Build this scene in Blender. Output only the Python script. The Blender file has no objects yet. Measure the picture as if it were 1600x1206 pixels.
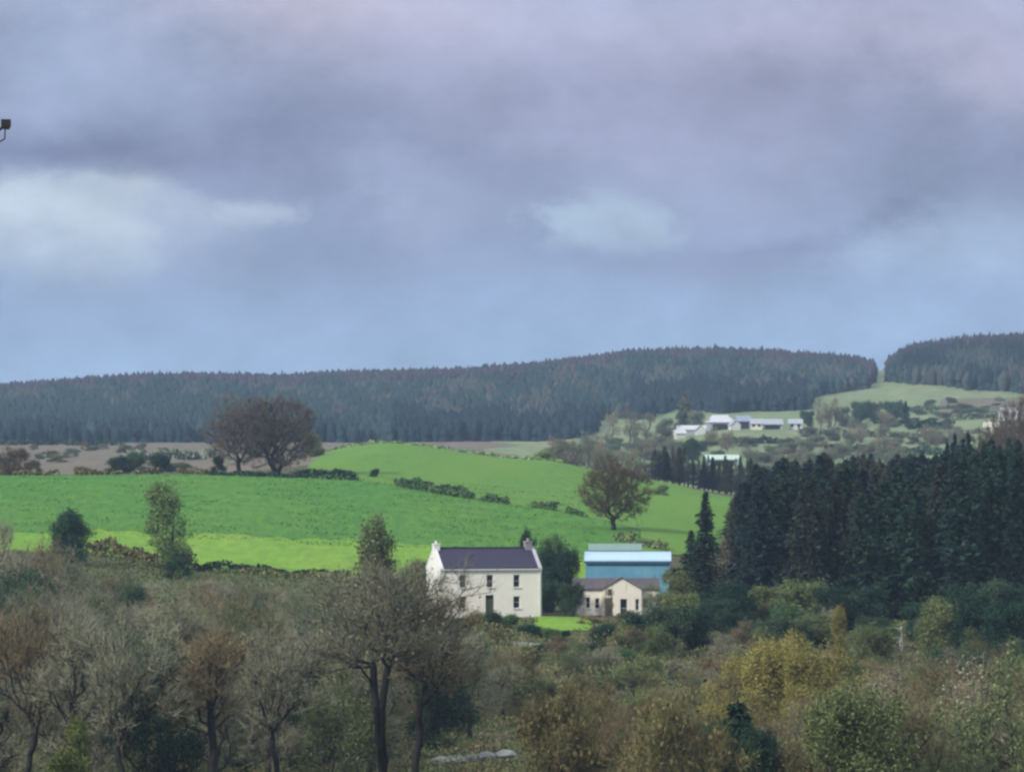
import bpy, math, random
import numpy as np
from mathutils import Vector
R = math.radians
C = bpy.data.collections.new('scene'); 
S = bpy.context.scene
S.collection.children.link(C)
F = 7500.0          # focal length in photo pixels; the lens level sits at row HZ
HZ = 700.0
# ------------------------------------------------------------------ camera
cam_d = bpy.data.cameras.new('camera'); cam = bpy.data.objects.new('camera', cam_d); C.objects.link(cam)
cam_d.sensor_width = 36.0; cam_d.lens = F/1600*36.0
cam_d.shift_y = (HZ-603)/1600.0
cam_d.clip_start = 0.5; cam_d.clip_end = 20000
cam.location = (0, 0, 0); cam.rotation_euler = (R(90), 0, 0)
S.camera = cam
S.view_settings.view_transform = 'Standard'; S.view_settings.look = 'None'
S.view_settings.exposure = 0.30; S.view_settings.gamma = 1.0
S.render.engine = 'CYCLES'
S.cycles.filter_width = 2.6
S.cycles.volume_bounces = 0
S.cycles.max_bounces = 4
# ------------------------------------------------------------------ sun + sky
SUNV = Vector((-0.72, -0.50, 0.52)).normalized()
sd = bpy.data.lights.new('sun', 'SUN'); sun = bpy.data.objects.new('sun', sd); C.objects.link(sun)
sd.energy = 3.1; sd.angle = R(6); sd.color = (1.0, 0.93, 0.82)
sun.rotation_euler = (-SUNV).to_track_quat('-Z', 'Y').to_euler()
W = bpy.data.worlds.new('World'); S.world = W; W.use_nodes = True
nt = W.node_tree; nt.nodes.clear()
class NB:
    """small node helper"""
    def __init__(s, nt): s.nt = nt
    def n(s, t, **k):
        o = s.nt.nodes.new(t)
        for a, b in k.items(): setattr(o, a, b)
        return o
    def put(s, sock, v):
        if hasattr(v, 'is_linked') or isinstance(v, bpy.types.NodeSocket): s.nt.links.new(v, sock)
        else: sock.default_value = v
    def m(s, op, a, b=None, c=None, clamp=False):
        o = s.n('ShaderNodeMath', operation=op, use_clamp=clamp)
        s.put(o.inputs[0], a)
        if b is not None: s.put(o.inputs[1], b)
        if c is not None: s.put(o.inputs[2], c)
        return o.outputs[0]
    def mix(s, f, a, b, mode='MIX'):
        o = s.n('ShaderNodeMix', data_type='RGBA', blend_type=mode)
        s.put(o.inputs[0], f); s.put(o.inputs[6], a if not isinstance(a, tuple) else (*a[:3], 1)); s.put(o.inputs[7], b if not isinstance(b, tuple) else (*b[:3], 1))
        return o.outputs[2]
    def noise(s, vec, scale, detail=4, rough=0.55):
        o = s.n('ShaderNodeTexNoise'); 
        if vec is not None: s.nt.links.new(vec, o.inputs['Vector'])
        o.inputs['Scale'].default_value = scale; o.inputs['Detail'].default_value = detail; o.inputs['Roughness'].default_value = rough
        return o.outputs['Fac']
    def ramp(s, f, stops):
        o = s.n('ShaderNodeValToRGB'); s.nt.links.new(f, o.inputs[0]); e = o.color_ramp.elements
        while len(e) < len(stops): e.new(0.5)
        for i, (p, c) in enumerate(stops):
            e[i].position = p; e[i].color = (*c, 1)
        return o.outputs[0]
def srgb(r, g, b):
    f = lambda c: (c/255/12.92 if c/255 <= .04045 else ((c/255+.055)/1.055)**2.4)
    return (f(r), f(g), f(b))
b = NB(nt)
sky = b.n('ShaderNodeTexSky', sky_type='NISHITA'); sky.sun_disc = False
sky.sun_elevation = math.asin(SUNV.z); sky.sun_rotation = math.atan2(SUNV.x, SUNV.y)
tc = b.n('ShaderNodeTexCoord'); sep = b.n('ShaderNodeSeparateXYZ'); nt.links.new(tc.outputs['Generated'], sep.inputs[0])
X, Y, Z = sep.outputs
ay = b.m('MAXIMUM', b.m('ABSOLUTE', Y), 0.02)
az = b.m('DIVIDE', X, ay); el = b.m('DIVIDE', Z, ay)           # tangents of bearing and height
# cloud deck: soft fbm, stretched sideways, on bearing / height
cv = b.n('ShaderNodeCombineXYZ'); b.put(cv.inputs[0], b.m('MULTIPLY', az, 10.0)); b.put(cv.inputs[1], b.m('MULTIPLY', el, 15.0)); b.put(cv.inputs[2], Y)
n1 = b.noise(cv.outputs[0], 1.7, 9, 0.60)
cv2 = b.n('ShaderNodeVectorMath', operation='ADD'); nt.links.new(cv.outputs[0], cv2.inputs[0]); cv2.inputs[1].default_value = (5.3, 9.1, 2.2)
n2 = b.noise(cv2.outputs[0], 1.1, 5, 0.5)
cv3 = b.n('ShaderNodeVectorMath', operation='ADD'); nt.links.new(cv.outputs[0], cv3.inputs[0]); cv3.inputs[1].default_value = (15.3, 2.1, 7.2)
n3 = b.noise(cv3.outputs[0], 3.2, 9, 0.62)
waz = b.m('ADD', az, b.m('MULTIPLY', b.m('SUBTRACT', n3, 0.5), 0.075))
wel = b.m('ADD', el, b.m('MULTIPLY', b.m('SUBTRACT', n2, 0.5), 0.030))
wel = b.m('ADD', wel, b.m('MULTIPLY', b.m('SUBTRACT', n1, 0.5), 0.024))
t = b.m('DIVIDE', wel, 0.0933, clamp=True)                      # 0 at lens level, 1 at the top of the photo
base = b.ramp(t, [(0.0, srgb(150,180,214)), (0.20, srgb(147,174,209)), (0.38, srgb(138,159,195)), (0.52, srgb(132,146,180)), (0.72, srgb(134,144,176)), (0.88, srgb(146,154,184)), (1.0, srgb(154,163,192))])
def blob(col, px, py, sx, sy, col2, amt, hard=False):
    dx = b.m('DIVIDE', b.m('SUBTRACT', waz, (px-800)/F), sx/F); dy = b.m('DIVIDE', b.m('SUBTRACT', wel, (HZ-py)/F), sy/F)
    d = b.m('ADD', b.m('MULTIPLY', dx, dx), b.m('MULTIPLY', dy, dy))
    if hard: d = b.m('MULTIPLY', d, d)
    f = b.m('MULTIPLY', b.m('EXPONENT', b.m('MULTIPLY', d, -1.0)), amt)
    return b.mix(f, col, srgb(*col2))
col = base
for a in [(500, 10, 330, 80, (176,172,194), 1.0), (1330, 60, 480, 120, (164,162,187), .75), (900, 150, 420, 80, (136,140,170), .6),
          (110, 240, 290, 38, (108,116,152), 1.0), (300, 240, 160, 40, (120,126,160), .6), (480, 235, 330, 80, (124,131,165), .55), (1150, 200, 260, 80, (146,148,178), .6),
          (70, 362, 270, 62, (190,205,221), 1.0, True), (200, 300, 120, 22, (180,192,208), .9), (380, 318, 80, 28, (176,189,208), .9, True), (60, 410, 200, 35, (160,178,202), .7),
          (440, 400, 220, 80, (128,144,178), .7), (960, 318, 95, 52, (162,183,204), .8, True), (690, 290, 100, 55, (150,160,190), .55),
          (1230, 375, 150, 34, (118,129,166), .85, True), (1060, 395, 330, 35, (130,142,176), .6), (1500, 265, 200, 60, (134,140,174), .6),
          (1520, 395, 230, 50, (154,174,205), .85, True), (100, 90, 220, 90, (140,157,188), .6), (1600, 130, 120, 70, (168,164,186), .6),
          (700, 70, 260, 45, (150,154,184), .5), (1250, 150, 200, 40, (134,138,168), .5)]:
    col = blob(col, *a)
# wispy modulation
w = b.m('ADD', b.m('MULTIPLY', b.m('SUBTRACT', n1, 0.5), 0.75), b.m('MULTIPLY', b.m('SUBTRACT', n3, 0.5), 0.75))
hs = b.n('ShaderNodeVectorMath', operation='SCALE'); nt.links.new(col, hs.inputs[0]); b.put(hs.inputs['Scale'], b.m('ADD', 1.0, w))
# an overcast sky is far brighter overhead
up = b.m('MULTIPLY', b.m('SUBTRACT', Z, 0.12), 1.4, clamp=True)
cl = b.mix(up, hs.outputs[0], (.84, .88, .94))
skyc = b.n('ShaderNodeVectorMath', operation='SCALE'); nt.links.new(sky.outputs[0], skyc.inputs[0]); skyc.inputs['Scale'].default_value = 0.09
fin = b.mix(0.92, skyc.outputs[0], cl)
bg = b.n('ShaderNodeBackground'); nt.links.new(fin, bg.inputs[0]); bg.inputs[1].default_value = 1.0
wo = b.n('ShaderNodeOutputWorld'); nt.links.new(bg.outputs[0], wo.inputs[0])
W.cycles.sampling_method = 'MANUAL'; W.cycles.sample_map_resolution = 512

# ------------------------------------------------------------------ helpers
def prop(o, label=None, cat=None, group=None, kind=None):
    if label: o['label'] = label
    if cat: o['category'] = cat
    if group: o['group'] = group
    if kind: o['kind'] = kind
    return o
def mesh(name, V, Fc, mats, midx=None, smooth=False):
    """V (n,3) array; Fc list of face arrays (same length each) or one (m,k) array"""
    me = bpy.data.meshes.new(name)
    if isinstance(Fc, np.ndarray): Fc = [Fc]
    V = np.asarray(V, dtype=np.float32)
    tot = np.concatenate([f.reshape(-1) for f in Fc]).astype(np.int32)
    ln = np.concatenate([np.full(len(f), f.shape[1], dtype=np.int32) for f in Fc])
    st = np.concatenate([[0], np.cumsum(ln)[:-1]]).astype(np.int32)
    me.vertices.add(len(V)); me.vertices.foreach_set('co', V.reshape(-1))
    me.loops.add(len(tot)); me.loops.foreach_set('vertex_index', tot)
    me.polygons.add(len(ln)); me.polygons.foreach_set('loop_start', st); me.polygons.foreach_set('loop_total', ln)
    if midx is not None: me.polygons.foreach_set('material_index', np.asarray(midx, dtype=np.int32))
    if smooth: me.polygons.foreach_set('use_smooth', np.ones(len(ln), dtype=bool))
    for m in (mats if isinstance(mats, (list, tuple)) else [mats]): me.materials.append(m)
    me.update(calc_edges=True)
    return me
def link(name, me, parent=None, loc=None, rz=0):
    o = bpy.data.objects.new(name, me); C.objects.link(o)
    if parent: o.parent = parent
    if loc is not None: o.location = loc
    if rz: o.rotation_euler = (0, 0, rz)
    return o
class MB:
    def __init__(s): s.v = []; s.f = []
    def poly(s, pts):
        k = len(s.v); s.v += [tuple(p) for p in pts]; s.f.append(tuple(range(k, k+len(pts))))
    def box(s, x0, x1, y0, y1, z0, z1):
        k = len(s.v)
        s.v += [(x0,y0,z0),(x1,y0,z0),(x1,y1,z0),(x0,y1,z0),(x0,y0,z1),(x1,y0,z1),(x1,y1,z1),(x0,y1,z1)]
        s.f += [tuple(k+i for i in q) for q in ((0,3,2,1),(4,5,6,7),(0,1,5,4),(1,2,6,5),(2,3,7,6),(3,0,4,7))]
    def prism(s, prof, axis, a, c):
        """profile [(u,z)] swept along axis 'x' or 'y' from a to c"""
        k = len(s.v); n = len(prof)
        for t in (a, c):
            for u, z in prof: s.v.append((t, u, z) if axis == 'x' else (u, t, z))
        s.f.append(tuple(k+i for i in range(n))); s.f.append(tuple(k+n+n-1-i for i in range(n)))
        for i in range(n):
            j = (i+1) % n; s.f.append((k+i, k+n+i, k+n+j, k+j))
    def tube(s, p0, p1, r0, r1, n=8):
        p0 = Vector(p0); p1 = Vector(p1); d = (p1-p0).normalized(); a = d.orthogonal().normalized(); c = d.cross(a)
        k = len(s.v)
        for p, r in ((p0, r0), (p1, r1)):
            for i in range(n):
                t = 2*math.pi*i/n; s.v.append(tuple(p+a*r*math.cos(t)+c*r*math.sin(t)))
        for i in range(n):
            j = (i+1) % n; s.f.append((k+i, k+j, k+n+j, k+n+i))
        s.f.append(tuple(k+i for i in range(n))[::-1]); s.f.append(tuple(k+n+i for i in range(n)))
    def build(s, name, mat, parent=None):
        me = bpy.data.meshes.new(name); me.from_pydata(s.v, [], s.f); me.materials.append(mat); me.update()
        import bmesh
        bm = bmesh.new(); bm.from_mesh(me); bmesh.ops.recalc_face_normals(bm, faces=bm.faces); bm.to_mesh(me); bm.free()
        return link(name, me, parent)
# ------------------------------------------------------------------ materials
def new_mat(name):
    m = bpy.data.materials.new(name); m.use_nodes = True; m.node_tree.nodes.clear()
    n = NB(m.node_tree); p = n.n('ShaderNodeBsdfPrincipled'); o = n.n('ShaderNodeOutputMaterial'); m.node_tree.links.new(p.outputs[0], o.inputs[0])
    return m, n, p
def foliage(name, c1, c2, c3=None, scale=0.35, rough=0.85, island=0.45, perobj=0.25):
    m, n, p = new_mat(name)
    ge = n.n('ShaderNodeNewGeometry'); oi = n.n('ShaderNodeObjectInfo')
    f = n.noise(ge.outputs['Position'], scale, 3, 0.6)
    f = n.m('ADD', n.m('MULTIPLY', n.m('SUBTRACT', f, 0.5), 2.6), 0.5, clamp=True)
    c = n.mix(f, c1, c2)
    if c3: 
        g = n.m('GREATER_THAN', ge.outputs['Random Per Island'], 0.72)
        c = n.mix(n.m('MULTIPLY', g, 0.8), c, c3)
    v = n.m('ADD', 1-island, n.m('MULTIPLY', ge.outputs['Random Per Island'], 2*island))
    v = n.m('MULTIPLY', v, n.m('ADD', 1-perobj, n.m('MULTIPLY', oi.outputs['Random'], 2*perobj)))
    s = n.n('ShaderNodeVectorMath', operation='SCALE'); m.node_tree.links.new(c, s.inputs[0]); n.put(s.inputs['Scale'], v)
    m.node_tree.links.new(s.outputs[0], p.inputs['Base Color'])
    p.inputs['Roughness'].default_value = rough; p.inputs['Specular IOR Level'].default_value = 0.15
    return m
def surface(name, c1, c2, scale=1.0, rough=0.8, detail=5, bump=0.0, metal=0.0, spec=0.3, stretch=None, contrast=2.0, bscale=None):
    m, n, p = new_mat(name)
    t = n.n('ShaderNodeTexCoord'); v = t.outputs['Object']
    if stretch:
        mp = n.n('ShaderNodeMapping'); m.node_tree.links.new(v, mp.inputs[0]); mp.inputs['Scale'].default_value = stretch; v = mp.outputs[0]
    f = n.noise(v, scale, detail, 0.6)
    f2 = n.m('ADD', n.m('MULTIPLY', n.m('SUBTRACT', f, 0.5), contrast), 0.5, clamp=True)
    m.node_tree.links.new(n.mix(f2, c1, c2), p.inputs['Base Color'])
    p.inputs['Roughness'].default_value = rough; p.inputs['Metallic'].default_value = metal; p.inputs['Specular IOR Level'].default_value = spec
    if bump:
        bp = n.n('ShaderNodeBump'); bp.inputs['Strength'].default_value = bump
        g = n.noise(v, bscale or scale*4, 4); m.node_tree.links.new(g, bp.inputs['Height']); m.node_tree.links.new(bp.outputs[0], p.inputs['Normal'])
    return m
def grass_mat(name, c1, c2, c3, s1=0.02, s2=0.30):
    m, n, p = new_mat(name); ge = n.n('ShaderNodeNewGeometry')
    mp = n.n('ShaderNodeMapping'); m.node_tree.links.new(ge.outputs['Position'], mp.inputs[0]); mp.inputs['Scale'].default_value = (1.0, 0.16, 0.0)
    a = n.m('ADD', n.m('MULTIPLY', n.m('SUBTRACT', n.noise(mp.outputs[0], s1*3, 4), 0.5), 3.0), 0.5, clamp=True)
    d = n.m('ADD', n.m('MULTIPLY', n.m('SUBTRACT', n.noise(mp.outputs[0], s2*2.2, 5, 0.65), 0.5), 3.2), 0.4, clamp=True)
    c = n.mix(a, c1, c2); c = n.mix(n.m('MULTIPLY', d, 0.75), c, c3)
    m.node_tree.links.new(c, p.inputs['Base Color']); p.inputs['Roughness'].default_value = 0.9; p.inputs['Specular IOR Level'].default_value = 0.1
    return m
M = {}
M['twig_grey'] = foliage('twig_grey', (0.209,0.221,0.153), (0.314,0.307,0.211), (0.157,0.164,0.112), island=.35)
M['twig_brown'] = foliage('twig_brown', (0.189,0.160,0.092), (0.261,0.210,0.119), (0.134,0.114,0.067), island=.35)
M['twig_olive'] = foliage('twig_olive', (0.113,0.150,0.068), (0.167,0.193,0.087), (0.084,0.114,0.062), island=.3)
M['twig_purple'] = foliage('twig_purple', (0.106,0.085,0.078), (0.134,0.108,0.089), (0.077,0.076,0.055))
M['twig_rust'] = foliage('twig_rust', (0.129,0.078,0.041), (0.103,0.078,0.046), (0.073,0.074,0.037))
M['twig_pale'] = foliage('twig_pale', (0.234,0.215,0.150), (0.299,0.267,0.182), (0.156,0.150,0.104))
M['bark'] = surface('bark', (.045,.040,.032), (.075,.065,.050), 3.0, stretch=(1,1,.25))
M['bark_dark'] = surface('bark_dark', (.012,.011,.011), (.024,.021,.018), 3.0, stretch=(1,1,.25))
M['bark_pale'] = surface('bark_pale', (.62,.62,.60), (.72,.72,.70), 3.0, stretch=(1,1,.25))
M['needle'] = foliage('needle', (0.013,0.033,0.027), (0.022,0.049,0.033), (0.010,0.026,0.026), island=.5)
M['needle_mid'] = foliage('needle_mid', (0.020,0.050,0.030), (0.032,0.066,0.038), (0.016,0.040,0.027), island=.5)
M['needle_blue'] = foliage('needle_blue', (0.012,0.026,0.030), (0.019,0.037,0.036), (0.009,0.022,0.026), island=.5)
M['needle_olive'] = foliage('needle_olive', (0.025,0.037,0.027), (0.036,0.047,0.030), (0.018,0.027,0.022), island=.5)
M['larch'] = foliage('larch', (0.068,0.061,0.043), (0.053,0.068,0.041), (0.038,0.041,0.031))
M['leaf_dark'] = foliage('leaf_dark', (.018,.052,.034), (.035,.082,.042), (.014,.040,.028), island=.5)
M['leaf_mid'] = foliage('leaf_mid', (0.058,0.124,0.049), (0.098,0.163,0.058), (0.046,0.091,0.039))
M['leaf_pale'] = foliage('leaf_pale', (0.172,0.296,0.099), (0.218,0.312,0.112), (0.125,0.203,0.073))
M['leaf_olive'] = foliage('leaf_olive', (0.126,0.171,0.069), (0.178,0.215,0.086), (0.089,0.119,0.053), island=.3)
M['leaf_yellow'] = foliage('leaf_yellow', (0.296,0.262,0.065), (0.209,0.202,0.065), (0.136,0.137,0.052))
M['leaf_lime'] = foliage('leaf_lime', (0.132,0.163,0.042), (0.103,0.133,0.042), (0.058,0.079,0.030))
M['leaf_brown'] = foliage('leaf_brown', (0.182,0.149,0.069), (0.140,0.128,0.059), (0.112,0.133,0.053), island=.28)
M['leaf_bluegreen'] = foliage('leaf_bluegreen', (0.044,0.087,0.050), (0.066,0.107,0.056), (0.033,0.061,0.040))
M['far_spruce'] = foliage('far_spruce', (0.008,0.022,0.032), (0.013,0.029,0.036), None, scale=.03, island=.22)
M['far_green'] = foliage('far_green', (0.015,0.038,0.042), (0.024,0.050,0.046), None, scale=.02, island=.22)
M['far_mixed'] = foliage('far_mixed', (0.040,0.055,0.055), (0.056,0.063,0.058), None, scale=.02, island=.22)
M['far_purple'] = foliage('far_purple', (0.054,0.041,0.054), (0.037,0.038,0.047), None, scale=.03, island=.22)
M['far_bush'] = foliage('far_bush', (.120,.165,.100), (.150,.190,.110), (.095,.130,.085), scale=.05, island=.35)
M['far_pale'] = foliage('far_pale', (0.176,0.203,0.132), (0.135,0.169,0.114), None, scale=.05, island=.35)
# ------------------------------------------------------------------ terrain
PX = np.array([-1500, -400, 0, 300, 600, 850, 1000, 1150, 1300, 1375, 1450, 1600, 2000, 3000], float)
YS = np.array([250, 330, 420, 500, 560, 650, 720, 800, 900, 1000, 1150, 1300, 1450, 1600, 1750, 1950, 2200, 2600], float)
T = np.array([ # ground row seen at each bearing (columns) and distance (rows)
 #250
 [1330]*14,
 [1200]*14,
 [1066]*14,
 [955,958,960,962,965,965,966,968,972,972,970,965,960,955],
 [870,872,878,898,908,912,918,930,952,958,958,950,940,930],
 [800,805,815,825,838,850,858,868,915,925,925,912,900,890],
 [770,772,776,778,785,800,812,830,885,895,895,882,870,850],
 [742,742,743,739,745,762,772,785,850,862,862,850,835,810],
 [748,748,748,742,706,722,748,775,815,826,826,812,795,770],
 [742,742,742,740,693,720,752,772,792,796,794,780,765,745],
 [732,732,730,728,706,722,750,758,766,768,765,750,735,720],
 [718,718,716,715,708,716,728,726,735,736,732,716,700,690],
 [706,706,704,704,704,706,712,698,702,704,702,690,680,670],
 [698,698,697,697,697,698,690,670,674,680,680,662,655,645],
 [694,694,693,692,692,690,676,656,656,662,655,645,635,625],
 [680,680,676,672,668,664,655,640,636,632,622,618,605,600],
 [660,658,652,645,642,632,618,608,608,604,588,575,570,570],
 [640,636,628,610,605,592,574,572,580,587,561,548,545,560]], float)
T[-2:, :] -= 6
NEARY = np.array([-400, -60, 0, 30, 60, 110, 160, 205]); NEARZ = np.array([-1, -1.4, -1.7, -3.0, -5.8, -10.8, -16, -19.5])
FARY = np.array([2900, 3400, 4600]); 
def profile():
    Zt = (HZ-T)/F*YS[:, None]
    near = np.repeat(NEARZ[:, None], len(PX), 1)
    last = Zt[-1]
    far = np.stack([last-8, np.full(len(PX), -12.), np.full(len(PX), -14.)])
    return np.concatenate([NEARY, YS, FARY]), np.concatenate([near, Zt, far], 0)
YK, ZK = profile()
# monotone cubic (Fritsch-Carlson) slopes along distance
dd = np.diff(YK)[:, None]; sl = np.diff(ZK, axis=0)/dd
MS = np.zeros_like(ZK)
for i in range(1, len(YK)-1):
    a, c = sl[i-1], sl[i]; ok = a*c > 0
    w1 = 2*dd[i]+dd[i-1]; w2 = dd[i]+2*dd[i-1]
    with np.errstate(all='ignore'): h = (w1+w2)/(w1/a+w2/c)
    MS[i] = np.where(ok, h, 0)
def g(x, y):
    x = np.atleast_1d(np.asarray(x, float)); y = np.atleast_1d(np.asarray(y, float)); x, y = np.broadcast_arrays(x, y)
    u = 800+F*x/np.maximum(y, 450)
    u = np.clip(u, PX[0], PX[-1]-1); y2 = np.clip(y, YK[0], YK[-1]-1)
    i = np.clip(np.searchsorted(YK, y2, 'right')-1, 0, len(YK)-2); j = np.clip(np.searchsorted(PX, u, 'right')-1, 0, len(PX)-2)
    h = YK[i+1]-YK[i]; t = (y2-YK[i])/h; s = (u-PX[j])/(PX[j+1]-PX[j]); s = s*s*(3-2*s)*.6+s*.4
    def col(j):
        a, c, ma, mc = ZK[i, j], ZK[i+1, j], MS[i, j], MS[i+1, j]
        return (2*t**3-3*t**2+1)*a+(t**3-2*t**2+t)*h*ma+(-2*t**3+3*t**2)*c+(t**3-t**2)*h*mc
    z = col(j)*(1-s)+col(j+1)*s
    bump = 0.12*np.sin(x*.11+1.3)*np.sin(y*.07)+0.06*np.sin(x*.31+y*.13)
    return z+bump*np.clip((y-30)/100, 0, 1)
def wx(px, y): return (px-800)/F*y
def gz(px, y): return float(g(wx(px, y), y)[0])
def hit(px, py, lo, hi):
    """distance at which the sight line px,py first meets the ground between lo and hi"""
    ys = np.linspace(lo, hi, 1500); r = HZ-F*g(wx(px, ys), ys)/ys
    k = np.nonzero(r <= py)[0]
    return float(ys[k[0]]) if len(k) else float(hi)
rng = np.random.default_rng(7)
def sheet(name, mat, ylo, yhi, n, m_, ul, uh, lift):
    """ground-hugging sheet: ul/uh columns, ylo(px)/yhi(px) distances"""
    U = np.linspace(ul, uh, n); a = np.array([ylo(u) for u in U]); c = np.array([yhi(u) for u in U])
    t = np.linspace(0, 1, m_)[:, None]; Yg = a[None]*(1-t)+c[None]*t; Xg = (U[None]-800)/F*Yg
    Zg = g(Xg, Yg)+lift
    V = np.stack([Xg, Yg, Zg], -1).reshape(-1, 3)
    I = np.arange((m_-1)*n).reshape(m_-1, n)[:, :-1].reshape(-1)
    return prop(link(name, mesh(name, V, np.stack([I, I+1, I+n+1, I+n], 1), mat, smooth=True)), kind='structure')
# ground sheet: fan of rows, wide enough for side steps
rows = np.concatenate([np.linspace(-300, 200, 40), np.linspace(206, 1200, 420), np.linspace(1205, 2800, 300), np.linspace(2820, 4500, 40)])
cols = np.linspace(-1, 1, 360); cols = np.sign(cols)*np.abs(cols)**1.4
Yg = np.repeat(rows[:, None], len(cols), 1); Xg = cols[None]*(220+0.36*np.maximum(rows, 0))[:, None]
Zg = g(Xg, Yg)
Vg = np.stack([Xg, Yg, Zg], -1).reshape(-1, 3); n_ = len(cols)
I = (np.arange(len(rows)-1)[:, None]*n_+np.arange(n_-1)[None]).reshape(-1)
Fg = np.stack([I, I+1, I+n_+1, I+n_], 1)
M['ground_scrub'] = grass_mat('ground_scrub', (.085,.095,.040), (.110,.095,.055), (.065,.075,.038))
M['ground_far'] = grass_mat('ground_far', (.190,.270,.120), (.230,.245,.150), (.120,.180,.090), 0.010, 0.06)
M['ground_moor'] = grass_mat('ground_moor', (.200,.160,.125), (.150,.155,.100), (.115,.100,.080), 0.010, 0.08)
cy = Vg[Fg[:, 0], 1]; cu = 800+F*Vg[Fg[:, 0], 0]/np.maximum(cy, 450)
mi = np.zeros(len(Fg), int); mi[(cy > 1000) & (cu >= 780+30*np.sin(cy*.02))] = 1; mi[(cy > 860) & (cu < 780+30*np.sin(cy*.02))] = 2
prop(link('ground', mesh('ground', Vg, Fg, [M['ground_scrub'], M['ground_far'], M['ground_moor']], mi, True)), kind='structure')
# ------------------------------------------------------------------ fields
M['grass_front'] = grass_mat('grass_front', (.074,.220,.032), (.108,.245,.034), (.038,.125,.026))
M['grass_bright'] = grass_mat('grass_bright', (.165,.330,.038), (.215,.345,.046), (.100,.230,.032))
M['grass_back'] = grass_mat('grass_back', (.108,.240,.036), (.076,.205,.034), (.150,.240,.048))
def lerp(u, pts):
    return float(np.interp(u, [p[0] for p in pts], [p[1] for p in pts]))
low_edge = [(-600, 862), (0, 862), (150, 866), (230, 880), (300, 890), (420, 898), (540, 905), (700, 905), (930, 905), (1050, 900)]
mid_edge = [(-600, 838), (0, 832), (150, 830), (250, 832), (400, 838), (520, 843), (640, 848), (760, 862), (1000, 880)]
hedge_ln = [(-600, 742), (0, 744), (300, 742), (480, 748), (560, 752), (620, 760), (700, 775), (780, 788), (860, 797), (930, 812), (1000, 828), (1050, 838)]
D_low = lambda u: hit(u, lerp(u, low_edge), 500, 640)
D_mid = lambda u: hit(u, lerp(u, mid_edge)+2.2*math.sin(u*.031)+1.5*math.sin(u*.11+1)+.8*math.sin(u*.43), 520, 720)
D_hedge = lambda u: hit(u, lerp(u, hedge_ln), 600, 806)
crest_back = lambda u: lerp(u, [(470, 812), (482, 850), (500, 925), (535, 985), (700, 975), (900, 930), (1160, 860)])
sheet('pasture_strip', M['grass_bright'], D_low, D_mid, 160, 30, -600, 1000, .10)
sheet('pasture', M['grass_front'], D_mid, D_hedge, 200, 60, -600, 1000, .12)
sheet('upper_field', M['grass_back'], lambda u: D_hedge(u)+.5 if u < 1000 else lerp(u, [(1000, 640), (1060, 640), (1150, 680)]), crest_back, 160, 60, 470, 1152, .12)
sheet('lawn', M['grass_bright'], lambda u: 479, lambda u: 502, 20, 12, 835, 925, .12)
# ------------------------------------------------------------------ plant builders (numpy)
def rdir(r, n):
    v = r.normal(size=(n, 3)); return v/np.linalg.norm(v, axis=1)[:, None]
def tubes(P0, P1, R0, R1, n):
    d = P1-P0; L = np.linalg.norm(d, axis=1)[:, None]; d = d/np.maximum(L, 1e-6)
    ref = np.where(np.abs(d[:, 2:3]) > .9, np.array([[1., 0, 0]]), np.array([[0, 0, 1.]]))
    a = np.cross(d, ref); a /= np.linalg.norm(a, axis=1)[:, None]; c = np.cross(d, a)
    th = np.arange(n)*2*np.pi/n
    ring = a[:, None]*np.cos(th)[None, :, None]+c[:, None]*np.sin(th)[None, :, None]
    P1 = P1+d*np.minimum(R1*0.5, .1)[:, None]
    V = np.concatenate([P0[:, None]+ring*R0[:, None, None], P1[:, None]+ring*R1[:, None, None]], 1)
    k = np.arange(len(P0))[:, None]*2*n; i = np.arange(n)[None]; j = (i+1) % n
    Fc = np.stack([k+i, k+j, k+n+j, k+n+i], -1).reshape(-1, 4)
    return V.reshape(-1, 3), Fc
def cards(P, size, r, flat=0.0, aspect=1.0):
    n = len(P); a = rdir(r, n); b_ = rdir(r, n)
    if flat: a[:, 2] *= (1-flat); b_[:, 2] *= (1-flat); a /= np.linalg.norm(a, axis=1)[:, None]
    b_ = b_-a*np.sum(a*b_, 1)[:, None]; b_ /= np.maximum(np.linalg.norm(b_, axis=1)[:, None], 1e-3)
    s = (size*(.6+.8*r.random(n)))[:, None]
    V = np.stack([P-a*s*.5*aspect, P+b_*s*.45, P+a*s*.5*aspect, P-b_*s*.45], 1)+rdir(r, n*4).reshape(n, 4, 3)*s[:, None]*.12
    return V.reshape(-1, 3), np.arange(n*4).reshape(n, 4)
def blades(P, D, w, r):
    """thin tapering twig blades: one triangle each"""
    n = len(P); s = np.cross(D, rdir(r, n)); s /= np.maximum(np.linalg.norm(s, axis=1)[:, None], 1e-3)
    V = np.stack([P-s*w, P+s*w, P+D], 1)
    return V.reshape(-1, 3), np.arange(n*3).reshape(n, 3)
def join(parts):
    V = []; Fs = {}; k = 0
    for v, f in parts:
        V.append(v); Fs.setdefault(f.shape[1], []).append(f+k); k += len(v)
    return np.concatenate(V), [np.concatenate(x) for x in Fs.values()]
PROTO = {}
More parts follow.
